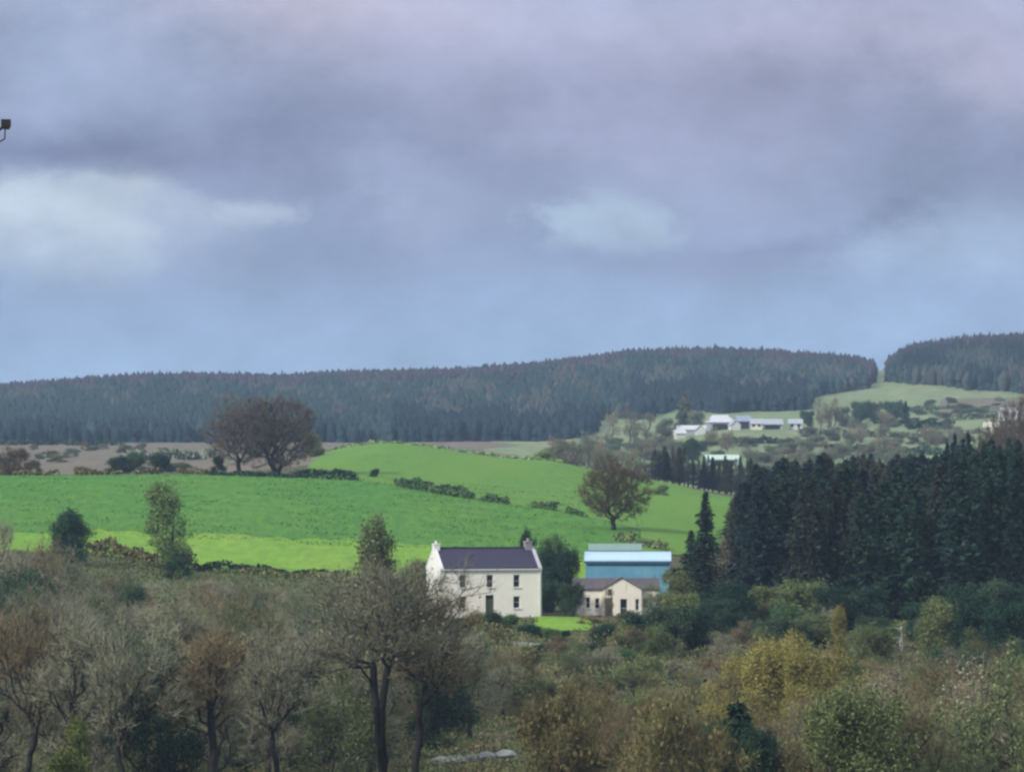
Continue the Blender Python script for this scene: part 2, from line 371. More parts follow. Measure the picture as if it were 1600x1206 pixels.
def make_tree(key, seed, h=12, w=9, fork=.35, base=.3, N=420, lobes=9, tw=7, twl=.7, twr=.014, leaves=0, lsize=.22, lspread=.5,
              stems=1, bf=.35, r0=.22, up=.25, bark='bark', fol='twig_grey', round_=1.0, lean=0.0, rmin=.012, solid=False):
    """crown envelope = union of lobes; twig tips joined back to the trunk by a balanced shortest-path tree"""
    r = np.random.default_rng(seed); cz = h*(base+1)/2; hz = h*(1-base)/2
    C0 = []; 
    for i in range(lobes):
        a_ = r.random()*6.283; q = (r.random()**.5)*.62; zz = r.uniform(-.74, .70); q *= math.sqrt(1-zz*zz*(1.25 if zz > 0 else .75))
        C0.append([math.cos(a_)*w/2*q, math.sin(a_)*w/2*q, cz+zz*hz, w/2*(.28+.24*r.random()), hz*(.24+.20*r.random())*round_])
    C0.append([0, 0, cz, w*.27, hz*.62])
    C0 = np.array(C0); pick = r.integers(0, len(C0), N); d = rdir(r, N)*(r.random(N)**.45)[:, None]
    A = C0[pick, :3]+d*C0[pick][:, [3, 3, 4]]; A[:, 2] = np.clip(A[:, 2], h*base*.8, h)
    if solid:
        d = rdir(r, N)*(r.random(N)**.42)[:, None]; wob = 1+.10*np.sin(3*np.arctan2(d[:, 1], d[:, 0])+seed)+.08*np.sin(5*d[:, 2]+seed)
        A = np.stack([d[:, 0]*w/2*wob, d[:, 1]*w/2*wob, cz+d[:, 2]*hz*wob], 1); A[:, 2] = np.clip(A[:, 2], h*base, h)
    P = []; par = []; path = []
    fz = h*fork
    roots = []
    for s_ in range(stems):
        off = np.array([r.normal()*.05, r.normal()*.05, 0]) if stems > 1 else np.zeros(3)
        k0 = len(P); P.append(off); par.append(-1); path.append(0); ang = r.random()*6.3; sp = (.16*w if stems > 1 else .03*w)
        n = 7
        for i in range(1, n+1):
            t = i/n; q = off+np.array([math.cos(ang)*sp*t+lean*fz*t, math.sin(ang)*sp*t, fz*t])+r.normal(size=3)*[.06, .06, 0]*h/12
            P.append(q); par.append(len(P)-2); path.append(path[-1]+fz/n)
        roots.append(len(P)-1)
    fk = P[roots[0]]
    A = A[np.argsort(np.linalg.norm(A-fk, axis=1))]
    cap = len(P)+2*N+4; PP = np.zeros((cap, 3)); PP[:len(P)] = P; pa = np.array(par+[0]*(cap-len(par))); pt = np.zeros(cap); pt[:len(P)] = path; m = len(P)
    okn = np.zeros(cap, bool); 
    for q in roots: okn[q] = True; okn[q-1] = True
    for a in A:
        v = a-PP[:m]; dist = np.linalg.norm(v, axis=1)
        cost = dist+bf*pt[:m]+np.where(v[:, 2] < 0, -v[:, 2]*up, 0)+np.where(okn[:m], 0, 1e6)
        k = int(np.argmin(cost)); mid = (PP[k]+a)/2+r.normal(size=3)*dist[k]*.07; mid[2] -= dist[k]*.05
        PP[m] = mid; pa[m] = k; pt[m] = pt[k]+dist[k]/2; okn[m] = True
        PP[m+1] = a; pa[m+1] = m; pt[m+1] = pt[k]+dist[k]; okn[m+1] = True; m += 2
    PP = PP[:m]; pa = pa[:m]; cnt = np.ones(m)
    for i in range(m-1, 0, -1):
        if pa[i] >= 0: cnt[pa[i]] += cnt[i]
    idx = np.nonzero(pa >= 0)[0]; rad = np.maximum(rmin, r0*(cnt/cnt.max())**.5)
    rad1 = rad[idx]; radp = np.minimum(rad[pa[idx]], rad1*1.25); 
    low = PP[pa[idx], 2] < .6; radp = np.where(low, radp*1.35, radp)
    big = cnt[idx] > N*.035
    tv = tubes(PP[pa[idx]][big], PP[idx][big], radp[big], rad1[big], 7)
    parts = []
    sm = ~big
    parts.append(tubes(PP[pa[idx]][sm], PP[idx][sm], radp[sm], rad1[sm], 3)); nbark = len(parts[0][1])
    tips = np.nonzero(okn[:m] & (PP[:, 2] > h*base*.7))[0]; tips = tips[cnt[tips] < N*.05]
    if tw:
        k = np.repeat(tips, tw); out = PP[k]-np.array([0, 0, cz-hz*.6]); out /= np.linalg.norm(out, axis=1)[:, None]
        D = (out*.45+rdir(r, len(k))*.95+[0, 0, .30])*(twl*(.4+.9*r.random(len(k))))[:, None]
        st = PP[k]+rdir(r, len(k))*.12
        parts.append(blades(st, D, twr, r))
        # side twiglets
        k2 = np.arange(len(k)); D2 = (D[k2]*.25+rdir(r, len(k2))*twl*.42)
        parts.append(blades(st[k2]+D[k2]*.45, D2, twr*.75, r))
    if leaves:
        k = np.repeat(tips, leaves); L = PP[k]+r.normal(size=(len(k), 3))*lspread
        L[:, 2] = np.maximum(L[:, 2], .15)
        parts.append(cards(L, lsize, r))
    v, f = join(parts); f.sort(key=lambda q: -q.shape[1]); nf = sum(len(q) for q in f); mi_ = np.zeros(nf, int); mi_[:nbark] = 1
    tm = mesh(key+'_trunk', tv[0], tv[1], M[bark], smooth=True); cm = mesh(key+'_crown', v, f, [M[fol], M[bark]], mi_)
    PROTO[key] = (tm, cm, h, w)
def make_conifer(key, seed, h=18, w=6, n=26, fol='needle', sparse=1.0, bare=.12, csize=.33, bark='bark_dark'):
    r = np.random.default_rng(seed)
    zs = np.linspace(0, h*.97, 10); P = np.stack([r.normal(size=10)*.05, r.normal(size=10)*.05, zs], 1); rr = .24*(1-zs/h)+.025
    tv = tubes(P[:-1], P[1:], rr[:-1], rr[1:], 6)
    seg0 = []; seg1 = []; cp = []; cd = []
    prof = lambda t: (1-t)**.85*(.82+.18*math.sin(t*23+seed))
    z = h*bare
    while z < h*.985:
        t = (z/h-bare)/(1-bare); L = w/2*max(prof(t), .03)+.12
        k = max(4, int((6+r.integers(0, 3))*sparse))
        a0 = r.random()*6.3
        for i in range(k):
            a = a0+i*6.283/k+r.normal()*.2; l = L*(.68+.5*r.random()); d = np.array([math.cos(a), math.sin(a), 0])
            rise = .25-.55*(1-t)
            p0 = np.array([0, 0, z]); p1 = p0+d*l+np.array([0, 0, l*rise*.6]); seg0.append(p0); seg1.append(p1)
            m_ = max(3, int(l*8*sparse))
            q = np.linspace(.18, 1.05, m_)+r.normal(size=m_)*.05
            side = np.cross(d, [0, 0, 1.])
            pts = p0+(p1-p0)*q[:, None]+side*(r.normal(size=m_)*.20*l*(1.1-q*.6))[:, None]; pts[:, 2] -= q*q*l*.10+r.random(m_)*.25
            cp.append(pts); cd.append(d*.5+np.array([0, 0, -.35])+rdir(r, m_)*.35)
        z += (h/n)*(.75+.5*r.random())*(1-.45*z/h)
    cp = np.concatenate(cp); cd = np.concatenate(cd)
    s0 = np.array(seg0); s1 = np.array(seg1)
    parts = [tubes(s0, s1, np.full(len(s0), .035), np.full(len(s0), .012), 3), cards(cp, csize*1.15, r, flat=.35, aspect=1.35)]
    parts.append(blades(cp, cd*csize*2.0, csize*.16, r))
    top = np.array([[0, 0, h*.95]]*6); parts.append(blades(top, np.tile([0, 0, h*.05+.2], (6, 1))+r.normal(size=(6, 3))*.08, .07, r))
    v, f = join(parts)
    PROTO[key] = (mesh(key+'_trunk', tv[0], tv[1], M[bark], smooth=True), mesh(key+'_crown', v, f, M[fol]), h, w)
def plant(key, px, Y, h, w=None, fol=None, bark=None, label='', cat='tree', name='bare_tree', group=None, rz=None, dz=0.0, tilt=0.0):
    tm, cm, ph, pw = PROTO[key]; x = wx(px, Y); z = gz(px, Y)-.08+dz
    r = bpy.data.objects.new(name, None); r.empty_display_size = .5; C.objects.link(r); r.location = (x, Y, z)
    r.rotation_euler = (0, tilt, rz if rz is not None else float(rng.random()*6.283))
    sz = h/ph; sx = (w/pw if w else sz); r.scale = (sx, sx, sz)
    prop(r, label, cat, group)
    for nm, me, mt in (('trunk', tm, bark), ('crown', cm, fol)):
        o = bpy.data.objects.new(nm, me); C.objects.link(o); o.parent = r
        if nm == 'crown' and bark and len(o.material_slots) > 1: o.material_slots[1].link = 'OBJECT'; o.material_slots[1].material = M[bark]
        if mt: o.material_slots[0].link = 'OBJECT'; o.material_slots[0].material = M[mt]
    return r
def hedge(pts, w, h, fol, label, name='hedge', cat='hedge', dens=26, size=.3, gap=0.0, seed=1, group=None, hv=.35):
    """pts: [(px,Y)]; dense clumpy hedge following the ground"""
    r = np.random.default_rng(seed); A = np.array([(wx(p, y), y) for p, y in pts]); L = np.concatenate([[0], np.cumsum(np.linalg.norm(np.diff(A, axis=0), axis=1))])
    dens = dens*1.8; size = size*1.35; n = int(L[-1]*dens*max(h, .9)); s = r.random(n)*L[-1]; x = np.interp(s, L, A[:, 0]); y = np.interp(s, L, A[:, 1])
    ph = r.random(4)*6.3
    env = 1+hv*(np.sin(s*1.1+ph[0])*.5+np.sin(s*.43+ph[1])*.7+np.sin(s*2.7+ph[2])*.3)
    env = np.maximum(env, .25)
    if gap: 
        gm = np.sin(s*.55+ph[3])+.5*np.sin(s*1.3+ph[1]) > gap*2-1.2; 
        s, x, y, env = s[gm], x[gm], y[gm], env[gm]; n = len(s)
    t = r.random(n)**.6; ww = w*np.sqrt(np.maximum(1-t*t*.75, .1))
    x = x+r.normal(size=n)*ww*.3; y = y+r.normal(size=n)*ww*.3
    z = g(x, y)+t*h*env
    P = np.stack([x, y, z], 1); o = P[0].copy(); o[2] -= h
    parts = [cards(P-o, size, r)]
    k = r.integers(0, n, n//2); parts.append(blades(P[k]-o, (rdir(r, len(k))*.5+[0, 0, .6])*min(h*.22, .4), .02+size*.05, r))
    v, f = join(parts)
    ob = link(name, mesh(name, v, f, M[fol]), loc=tuple(o)); return prop(ob, label, cat, group)
# prototypes
make_tree('bareA', 11, 12, 9, .30, .16, 420, 11, 6, .8, r0=.27, twr=.013, rmin=.022)
make_tree('bareB', 12, 12, 7.5, .36, .20, 380, 10, 6, .8, up=.5, r0=.27, twr=.013, rmin=.022)
make_tree('bareC', 13, 11, 8, .20, .10, 400, 10, 6, .75, stems=3, r0=.2, twr=.013, rmin=.022)
make_tree('bareD', 14, 10, 8, .14, .06, 380, 11, 6, .7, stems=4, r0=.17, twr=.013, rmin=.022)
make_tree('fieldA', 21, 12.5, 12, .20, .10, 900, 16, 9, .7, twr=.020, r0=.36, rmin=.02, up=.1, leaves=2, lsize=.18, fol='twig_purple', bark='bark_dark', solid=True)
make_tree('fieldB', 24, 12.5, 12, .16, .09, 1000, 16, 9, .7, twr=.020, r0=.34, rmin=.02, up=.1, stems=2, leaves=2, lsize=.18, fol='twig_purple', bark='bark_dark', solid=True)
make_tree('leafA', 31, 10, 8, .2, .03, 420, 14, 3, .5, leaves=24, lsize=.20, lspread=.36, fol='leaf_mid')
make_tree('leafB', 32, 10, 7, .15, .0, 420, 14, 3, .5, leaves=24, lsize=.19, lspread=.34, stems=2, fol='leaf_olive')
make_tree('tallleaf', 33, 10.5, 6.4, .25, .03, 380, 14, 6, .6, leaves=14, lsize=.19, lspread=.32, stems=2, fol='leaf_pale', bark='bark')
make_tree('bushA', 41, 4, 5, .12, .0, 200, 10, 4, .45, leaves=24, lsize=.17, lspread=.26, stems=3, r0=.08, fol='leaf_mid')
make_tree('bushB', 42, 3.5, 4.6, .12, .0, 180, 9, 10, .5, leaves=8, lsize=.13, lspread=.25, stems=4, r0=.06, fol='leaf_brown')
make_tree('mixA', 51, 11, 8, .25, .10, 420, 12, 5, .7, leaves=5, lsize=.16, rmin=.02, lspread=.32, fol='twig_olive')
make_tree('mixB', 52, 9, 8, .14, .02, 420, 13, 5, .65, leaves=6, lsize=.15, rmin=.018, lspread=.32, stems=3, r0=.12, fol='twig_olive')
make_tree('giant', 63, 15, 15, .38, .52, 1100, 20, 6, .75, twr=.014, rmin=.022, r0=.24, stems=2, bf=.5, up=.2, leaves=1, lsize=.16, fol='twig_brown', bark='bark_dark')
make_tree('slimA', 67, 12, 7, .46, .40, 420, 11, 6, .75, twr=.014, rmin=.022, r0=.20, bf=.55, bark='bark_dark')
make_tree('slimB', 68, 12, 7.5, .40, .36, 420, 11, 6, .75, twr=.014, rmin=.022, r0=.18, bf=.55, stems=2, bark='bark_dark')
make_tree('giantB', 66, 14, 11, .42, .46, 700, 14, 6, .75, twr=.014, rmin=.022, r0=.23, stems=1, bf=.5, up=.2, leaves=1, lsize=.16, fol='twig_brown', bark='bark_dark')
make_tree('yellow', 71, 8, 7.5, .12, .0, 460, 14, 5, .5, leaves=30, lsize=.13, lspread=.3, stems=3, r0=.1, fol='leaf_yellow')
make_conifer('spruceA', 3, 18, 6.2, 30)
make_conifer('spruceB', 5, 18, 5.2, 32)
make_conifer('spruceC', 8, 17, 6.8, 26)
make_conifer('larchA', 9, 17, 5.4, 26, fol='larch', sparse=.75, bare=.2, csize=.26)
make_conifer('young', 10, 9, 5.0, 22, bare=.03, csize=.40)
#PART2
# ------------------------------------------------------------------ building materials
def wall_mat(name, c1, c2, stain, amt=.5):
    m, n, p = new_mat(name); t = n.n('ShaderNodeTexCoord'); L = m.node_tree.links
    f = n.m('ADD', n.m('MULTIPLY', n.m('SUBTRACT', n.noise(t.outputs['Object'], .6, 5), .5), 2.0), .5, clamp=True)
    c = n.mix(f, c1, c2)
    mp = n.n('ShaderNodeMapping'); L.new(t.outputs['Object'], mp.inputs[0]); mp.inputs['Scale'].default_value = (1.6, 1.6, .35)
    s = n.m('ADD', n.m('MULTIPLY', n.m('SUBTRACT', n.noise(mp.outputs[0], 1.1, 6, .7), .56), 5.0), 0, clamp=True)
    L.new(n.mix(n.m('MULTIPLY', s, amt), c, stain), p.inputs['Base Color']); p.inputs['Roughness'].default_value = .9; p.inputs['Specular IOR Level'].default_value = .15
    return m
def slate_mat(name, c1, c2, c3):
    m, n, p = new_mat(name); t = n.n('ShaderNodeTexCoord'); L = m.node_tree.links
    mp = n.n('ShaderNodeMapping'); L.new(t.outputs['Object'], mp.inputs[0]); mp.inputs['Rotation'].default_value = (R(90), 0, 0)
    br = n.n('ShaderNodeTexBrick'); L.new(mp.outputs[0], br.inputs[0]); br.inputs['Scale'].default_value = 1.0
    br.inputs['Brick Width'].default_value = .30; br.inputs['Row Height'].default_value = .13; br.inputs['Mortar Size'].default_value = .012
    br.inputs['Color1'].default_value = (*c1, 1); br.inputs['Color2'].default_value = (*c2, 1); br.inputs['Mortar'].default_value = (*[v*.6 for v in c1], 1)
    f = n.m('ADD', n.m('MULTIPLY', n.m('SUBTRACT', n.noise(t.outputs['Object'], .7, 5, .65), .5), 2.6), .5, clamp=True)
    L.new(n.mix(n.m('MULTIPLY', f, .6), br.outputs[0], c3), p.inputs['Base Color']); p.inputs['Roughness'].default_value = .6; p.inputs['Specular IOR Level'].default_value = .35
    return m
def sheet_mat(name, c1, c2, pitch=.25, rough=.45):
    m, n, p = new_mat(name); t = n.n('ShaderNodeTexCoord'); L = m.node_tree.links
    f = n.m('ADD', n.m('MULTIPLY', n.m('SUBTRACT', n.noise(t.outputs['Object'], .5, 6, .65), .5), 2.2), .5, clamp=True)
    L.new(n.mix(f, c1, c2), p.inputs['Base Color']); p.inputs['Roughness'].default_value = rough
    wv = n.n('ShaderNodeTexWave'); L.new(t.outputs['Object'], wv.inputs[0]); wv.inputs['Scale'].default_value = 1/pitch/3.14
    bp = n.n('ShaderNodeBump'); bp.inputs['Strength'].default_value = .5; L.new(wv.outputs['Fac'], bp.inputs['Height']); L.new(bp.outputs[0], p.inputs['Normal'])
    return m
M['lime_wall'] = wall_mat('lime_wall', (.82,.80,.70), (.87,.85,.77), (.55,.50,.39), .7)
M['gable_wall'] = wall_mat('gable_wall', (.70,.72,.66), (.76,.78,.73), (.50,.49,.45), .5)
M['cottage_wall'] = wall_mat('cottage_wall', (.74,.70,.60), (.80,.77,.68), (.40,.37,.30), .8)
M['trim_white'] = surface('trim_white', (.74,.74,.74), (.66,.67,.68), 2.0)
M['trim_grey'] = surface('trim_grey', (.38,.38,.42), (.48,.48,.52), 2.0)
M['stone_grey'] = surface('stone_grey', (.20,.20,.21), (.32,.31,.30), 3.0, bump=.4)
M['slate'] = slate_mat('slate', (.028,.024,.055), (.046,.040,.078), (.030,.034,.060))
M['slate_old'] = slate_mat('slate_old', (.055,.050,.080), (.085,.072,.090), (.13,.105,.085))
M['glass'] = surface('glass', (.012,.016,.025), (.02,.025,.035), 1.0, rough=.12, spec=.6)
M['dark_inside'] = surface('dark_inside', (.02,.02,.02), (.03,.03,.028), 1.0)  # near-black standing for unlit shed interiors; also on the pole fittings
M['door_green'] = surface('door_green', (.05,.075,.045), (.07,.09,.05), 2.0, rough=.6)
M['door_brown'] = surface('door_brown', (.05,.045,.038), (.07,.06,.05), 2.0, rough=.6)
M['barn_blue'] = sheet_mat('barn_blue', (.085,.27,.41), (.17,.38,.50))
M['barn_eaves_shade'] = surface('barn_eaves_shade', (.03,.10,.17), (.04,.12,.20), 1.0)  # shade under the barn eaves, painted as dark blue
M['barn_pale'] = sheet_mat('barn_pale', (.36,.55,.72), (.46,.64,.78))
M['barn_green'] = sheet_mat('barn_green', (.14,.26,.22), (.20,.32,.27))
M['farm_white'] = wall_mat('farm_white', (.52,.53,.52), (.60,.60,.58), (.38,.40,.38))
M['farm_cream'] = wall_mat('farm_cream', (.62,.60,.50), (.70,.68,.58), (.50,.48,.42))
M['farm_grey'] = sheet_mat('farm_grey', (.28,.31,.35), (.36,.39,.43))
M['farm_roof_pale'] = sheet_mat('farm_roof_pale', (.48,.50,.54), (.58,.60,.64))
M['farm_roof_grey'] = sheet_mat('farm_roof_grey', (.30,.33,.38), (.40,.43,.48))
M['farm_blue'] = sheet_mat('farm_blue', (.20,.26,.36), (.26,.32,.42))
M['farm_green_roof'] = sheet_mat('farm_green_roof', (.42,.58,.50), (.52,.66,.58))
M['lichen'] = surface('lichen', (.22,.24,.24), (.34,.36,.35), .8, bump=.3)
# ------------------------------------------------------------------ building helpers
def thing(name, loc, rz, label, cat, group=None):
    o = bpy.data.objects.new(name, None); C.objects.link(o); o.location = loc; o.rotation_euler = (0, 0, rz); return prop(o, label, cat, group)
def front_wall(mb, x0, x1, z0, z1, ops, y=0.0, rev=.22):
    """front skin at y with openings (xa,xb,za,zb) and their reveals"""
    xs = sorted({x0, x1, *[o[0] for o in ops], *[o[1] for o in ops]}); zs = sorted({z0, z1, *[o[2] for o in ops], *[o[3] for o in ops]})
    for i in range(len(xs)-1):
        for j in range(len(zs)-1):
            cx, cz = (xs[i]+xs[i+1])/2, (zs[j]+zs[j+1])/2
            if any(a < cx < c and d < cz < e for a, c, d, e in ops): continue
            mb.poly([(xs[i],y,zs[j]),(xs[i+1],y,zs[j]),(xs[i+1],y,zs[j+1]),(xs[i],y,zs[j+1])])
    for a, c, d, e in ops:
        mb.poly([(a,y,d),(a,y,e),(a,y+rev,e),(a,y+rev,d)]); mb.poly([(c,y,d),(c,y+rev,d),(c,y+rev,e),(c,y,e)])
        mb.poly([(a,y,e),(c,y,e),(c,y+rev,e),(a,y+rev,e)]); mb.poly([(a,y,d),(a,y+rev,d),(c,y+rev,d),(c,y,d)])
def window(par, a, c, d, e, y=0.0, frame='trim_grey', bars=True):
    f = MB(); w = .06; yy = y+.13
    f.box(a, a+w, yy, yy+.07, d, e); f.box(c-w, c, yy, yy+.07, d, e); f.box(a+w, c-w, yy, yy+.07, e-w, e); f.box(a+w, c-w, yy, yy+.07, d, d+w)
    if bars: f.box(a+w, c-w, yy+.005, yy+.06, (d+e)/2-.025, (d+e)/2+.025)
    o = f.build('window', M[frame], par)
    p = MB(); p.box(a+w*.5, c-w*.5, yy+.03, yy+.045, d+w*.5, e-w*.5); p.build('pane', M['glass'], o)
    s = MB(); s.box(a-.08, c+.08, y-.09, y-.003, d-.12, d-.002); s.build('sill', M['trim_white'], o)
    return o
def roof_slopes(mb, x0, x1, D, ze, rise, ov=.18, th=.10, y0=0):
    s = rise/(D/2); 
    a = (y0-ov, ze-ov*s+.04); r_ = (y0+D/2, ze+rise+.04); c = (y0+D+ov, ze-ov*s+.04)
    mb.prism([a, r_, c, (c[0], c[1]+th), (r_[0], r_[1]+th*1.15), (a[0], a[1]+th)], 'x', x0, x1)
def gabled_shell(mb, x0, x1, D, ze, rise, ops, zb=-1.2, backy=0):
    front_wall(mb, x0, x1, zb, ze, ops)
    mb.poly([(x0,D,zb),(x0,D,ze),(x1,D,ze),(x1,D,zb)])
    for x in (x0, x1): mb.poly([(x,0,zb),(x,0,ze),(x,D/2,ze+rise),(x,D,ze),(x,D,zb)])
# ------------------------------------------------------------------ farmhouse
def farmhouse():
    th = R(14); Y0 = 500; x0 = wx(688, Y0); z0 = gz(760, 501)
    z0 = -17.67
    h = thing('farmhouse', (x0, Y0, z0), th, 'two-storey whitewashed farmhouse with dark slate roof and a chimney on each gable', 'house')
    L, D, E, rise = 10.88, 6.5, 5.0, 2.05
    ops = [(c-.35, c+.35, 3.15, 4.45) for c in (2.41, 5.32, 8.2)]+[(c-.36, c+.36, .95, 2.2) for c in (2.41, 8.2)]+[(4.85, 5.75, -.0, 2.35)]
    w = MB(); front_wall(w, .3, L-.3, -1.2, E, ops)
    w.poly([(0,D,-1.2),(0,D,E),(L,D,E),(L,D,-1.2)]); w.build('wall', M['lime_wall'], h)
    s = rise/(D/2)
    for nm, xa, xb, lab in (('gable_wall', 0, .3, 'bright white end wall with its chimney'), ('gable_wall', L-.3, L, 'grey-capped right end wall')):
        m = MB(); m.prism([(-.02,-1.2),(D+.02,-1.2),(D+.02,E),(D/2,E+rise),(-.02,E)], 'x', xa, xb); o = m.build(nm, M['gable_wall'], h); o['label'] = lab
        k = MB(); t = .24
        k.prism([(-.14,E-.10),(D/2,E+rise+.003),(D+.14,E-.10),(D+.14,E-.10+t),(D/2,E+rise+t+.05),(-.14,E-.10+t)], 'x', xa-.03, xb+.03)
        k.build('coping', M['trim_white' if xa == 0 else 'trim_grey'], o)
    rf = MB(); roof_slopes(rf, .335, L-.335, D, E, rise, ov=.14, th=.12); r_ = rf.build('roof', M['slate'], h)
    rt = MB(); rt.box(.34, L-.34, D/2-.12, D/2+.12, E+rise+.16, E+rise+.24); rt.build('ridge_tiles', M['slate'], r_)
    c1 = MB(); c1.box(-.02, .62, D/2-.42, D/2+.42, E+rise-.9, E+rise+.62); c1.box(-.07, .67, D/2-.47, D/2+.47, E+rise+.50, E+rise+.60)
    c1.tube((.3, D/2, E+rise+.6), (.3, D/2, E+rise+.95), .12, .10)
    o = c1.build('chimney', M['gable_wall'], r_); o['label'] = 'white chimney on the left gable'
    c2 = MB(); c2.box(L-1.0, L-.28, D/2-.45, D/2+.45, E+rise-.5, E+rise+.85); c2.box(L-1.06, L-.22, D/2-.51, D/2+.51, E+rise+.68, E+rise+.80)
    for dy in (-.2, .2): c2.tube((L-.64, D/2+dy, E+rise+.8), (L-.64, D/2+dy, E+rise+1.15), .12, .10)
    o = c2.build('chimney', M['stone_grey'], r_); o['label'] = 'grey stone chimney at the right end of the ridge'
    gt = MB(); gt.tube((.35, -.20, E-.02), (L-.35, -.20, E-.02), .06, .06, 6); gt.build('gutter', M['trim_white'], h)
    dp = MB(); dp.tube((L-.18, -.09, -.3), (L-.18, -.09, E-.1), .045, .045, 6); dp.build('downpipe', M['trim_white'], h)
    for o_ in ops[:5]: window(h, *o_)
    d = MB(); d.box(4.85, 5.75, .12, .18, 0, 1.95); d.box(4.92, 5.25, .10, .12, .2, .9); d.box(5.35, 5.68, .10, .12, .2, .9); d.box(4.92, 5.25, .10, .12, 1.05, 1.8); d.box(5.35, 5.68, .10, .12, 1.05, 1.8)
    dd_ = d.build('door', M['door_green'], h)
    p = MB(); p.box(4.85, 5.75, .13, .15, 2.0, 2.35); p.build('fanlight', M['glass'], dd_)
    hd = MB(); hd.box(5.62, 5.66, .05, .10, 1.0, 1.12); hd.build('handle', M['trim_grey'], dd_)
farmhouse()
def cottage():
    Y0 = 506; x0 = wx(898, Y0); z0 = gz(960, Y0)-.05
    z0 = (HZ-964)/F*Y0
    h = thing('stone_cottage', (x0, Y0, z0), R(2), 'low cream cottage with a steep central gable and mottled roof, right of the farmhouse', 'house')
    L, D, E, rise = 8.9, 5.6, 2.95, .95
    ops = [(1.2, 1.65, .95, 2.1), (7.2, 7.75, .9, 2.0), (2.15, 2.62, 0.9, 2.0)]
    w = MB(); gabled_shell(w, 0, L, D, E, rise, ops, -1.3); w.build('wall', M['cottage_wall'], h)
    rf = MB(); roof_slopes(rf, -.12, L+.12, D, E, rise, ov=.22, th=.10); r_ = rf.build('roof', M['slate_old'], h)
    # projecting front gable
    a, b2, gd = 2.8, 7.0, .9; ap = 4.12; ge = 2.9; mid = (a+b2)/2
    gp = MB(); y = -gd
    gops = [(3.15, 3.95, -.1, 2.05), (4.75, 5.50, 0.0, 1.95), (6.35, 6.75, .75, 1.95)]
    front_wall(gp, a, b2, -1.3, ge, gops, y)
    gp.poly([(a,y,ge),(b2,y,ge),(mid,y,ap)]); gp.poly([(a,y,-1.3),(a,y,ge),(a,.0,ge),(a,.0,-1.3)]); gp.poly([(b2,y,-1.3),(b2,0,-1.3),(b2,0,ge),(b2,y,ge)])
    g_ = gp.build('front_gable', M['cottage_wall'], h)
    gr = MB(); sl_ = (ap-ge)/(mid-a); o_ = .16
    gr.prism([(a-o_,ge-o_*sl_+.02),(mid,ap+.02),(b2+o_,ge-o_*sl_+.02),(b2+o_,ge-o_*sl_+.13),(mid,ap+.14),(a-o_,ge-o_*sl_+.13)], 'y', y-.12, D/2-.1)
    gr.build('gable_roof', M['slate_old'], h)
    for o in gops[1:]: 
        window(h, *o, y=y)
    d = MB(); d.box(3.15, 3.95, y+.12, y+.18, -.1, 2.05); d.box(3.25, 3.85, y+.10, y+.12, .15, .9); d.box(3.25, 3.85, y+.10, y+.12, 1.05, 1.9); d.build('door', M['door_brown'], h)
    s = MB(); s.box(3.45, 3.85, y-.02, y-.003, 2.35, 3.0); s.build('loft_hatch', M['door_brown'], h)
    for o in ops: window(h, *o)
cottage()
def barn():
    Y0 = 530; L, D = 9.3, 7.0; x0 = wx(915, Y0); z0 = gz(980, Y0); E = (HZ-877)/F*Y0-z0
    h = thing('hay_barn', (x0, Y0, z0), R(-1.5), 'bright blue corrugated barn with a pale curved roof behind the cottage', 'barn')
    w = MB(); w.box(0, L, 0, D, -1.0, E-.02); w.build('wall', M['barn_blue'], h)
    n = 12; rise = 1.0; arc = [(D/2-math.cos(math.pi*i/n)*(D/2+.22), E+.02+math.sin(math.pi*i/n)*rise) for i in range(n+1)]
    rf = MB(); rf.prism(arc, 'x', -.15, L+.15); r_ = rf.build('roof', M['barn_pale'], h)
    bt = MB(); bt.box(-.16, L+.16, -.30, -.23, E-.22, E+.06); bt.build('eaves_shade_strip', M['barn_eaves_shade'], r_)  # dark strip standing for the shadow line below the eaves
    d = MB(); d.box(5.2, 7.6, -.06, -.003, -.2, E-1.3); d.build('sliding_door', M['barn_blue'], h)
barn()
def back_shed():
    Y0 = 556; x0 = wx(922, Y0); z0 = gz(950, Y0); top = (HZ-850)/F*Y0-z0
    h = thing('lean_to_shed', (x0, Y0, z0), R(-1), 'green-grey roofed shed showing just above the blue barn', 'shed')
    w = MB(); w.box(0, 5.8, 0, 4, -1, top-.75); w.build('wall', M['farm_grey'], h)
    rf = MB(); rf.prism([(-.2,top-.8),(-.2,top-.68),(4.2,top),(4.2,top-.12)], 'x', -.2, 6.0); rf.build('roof', M['barn_green'], h)
back_shed()
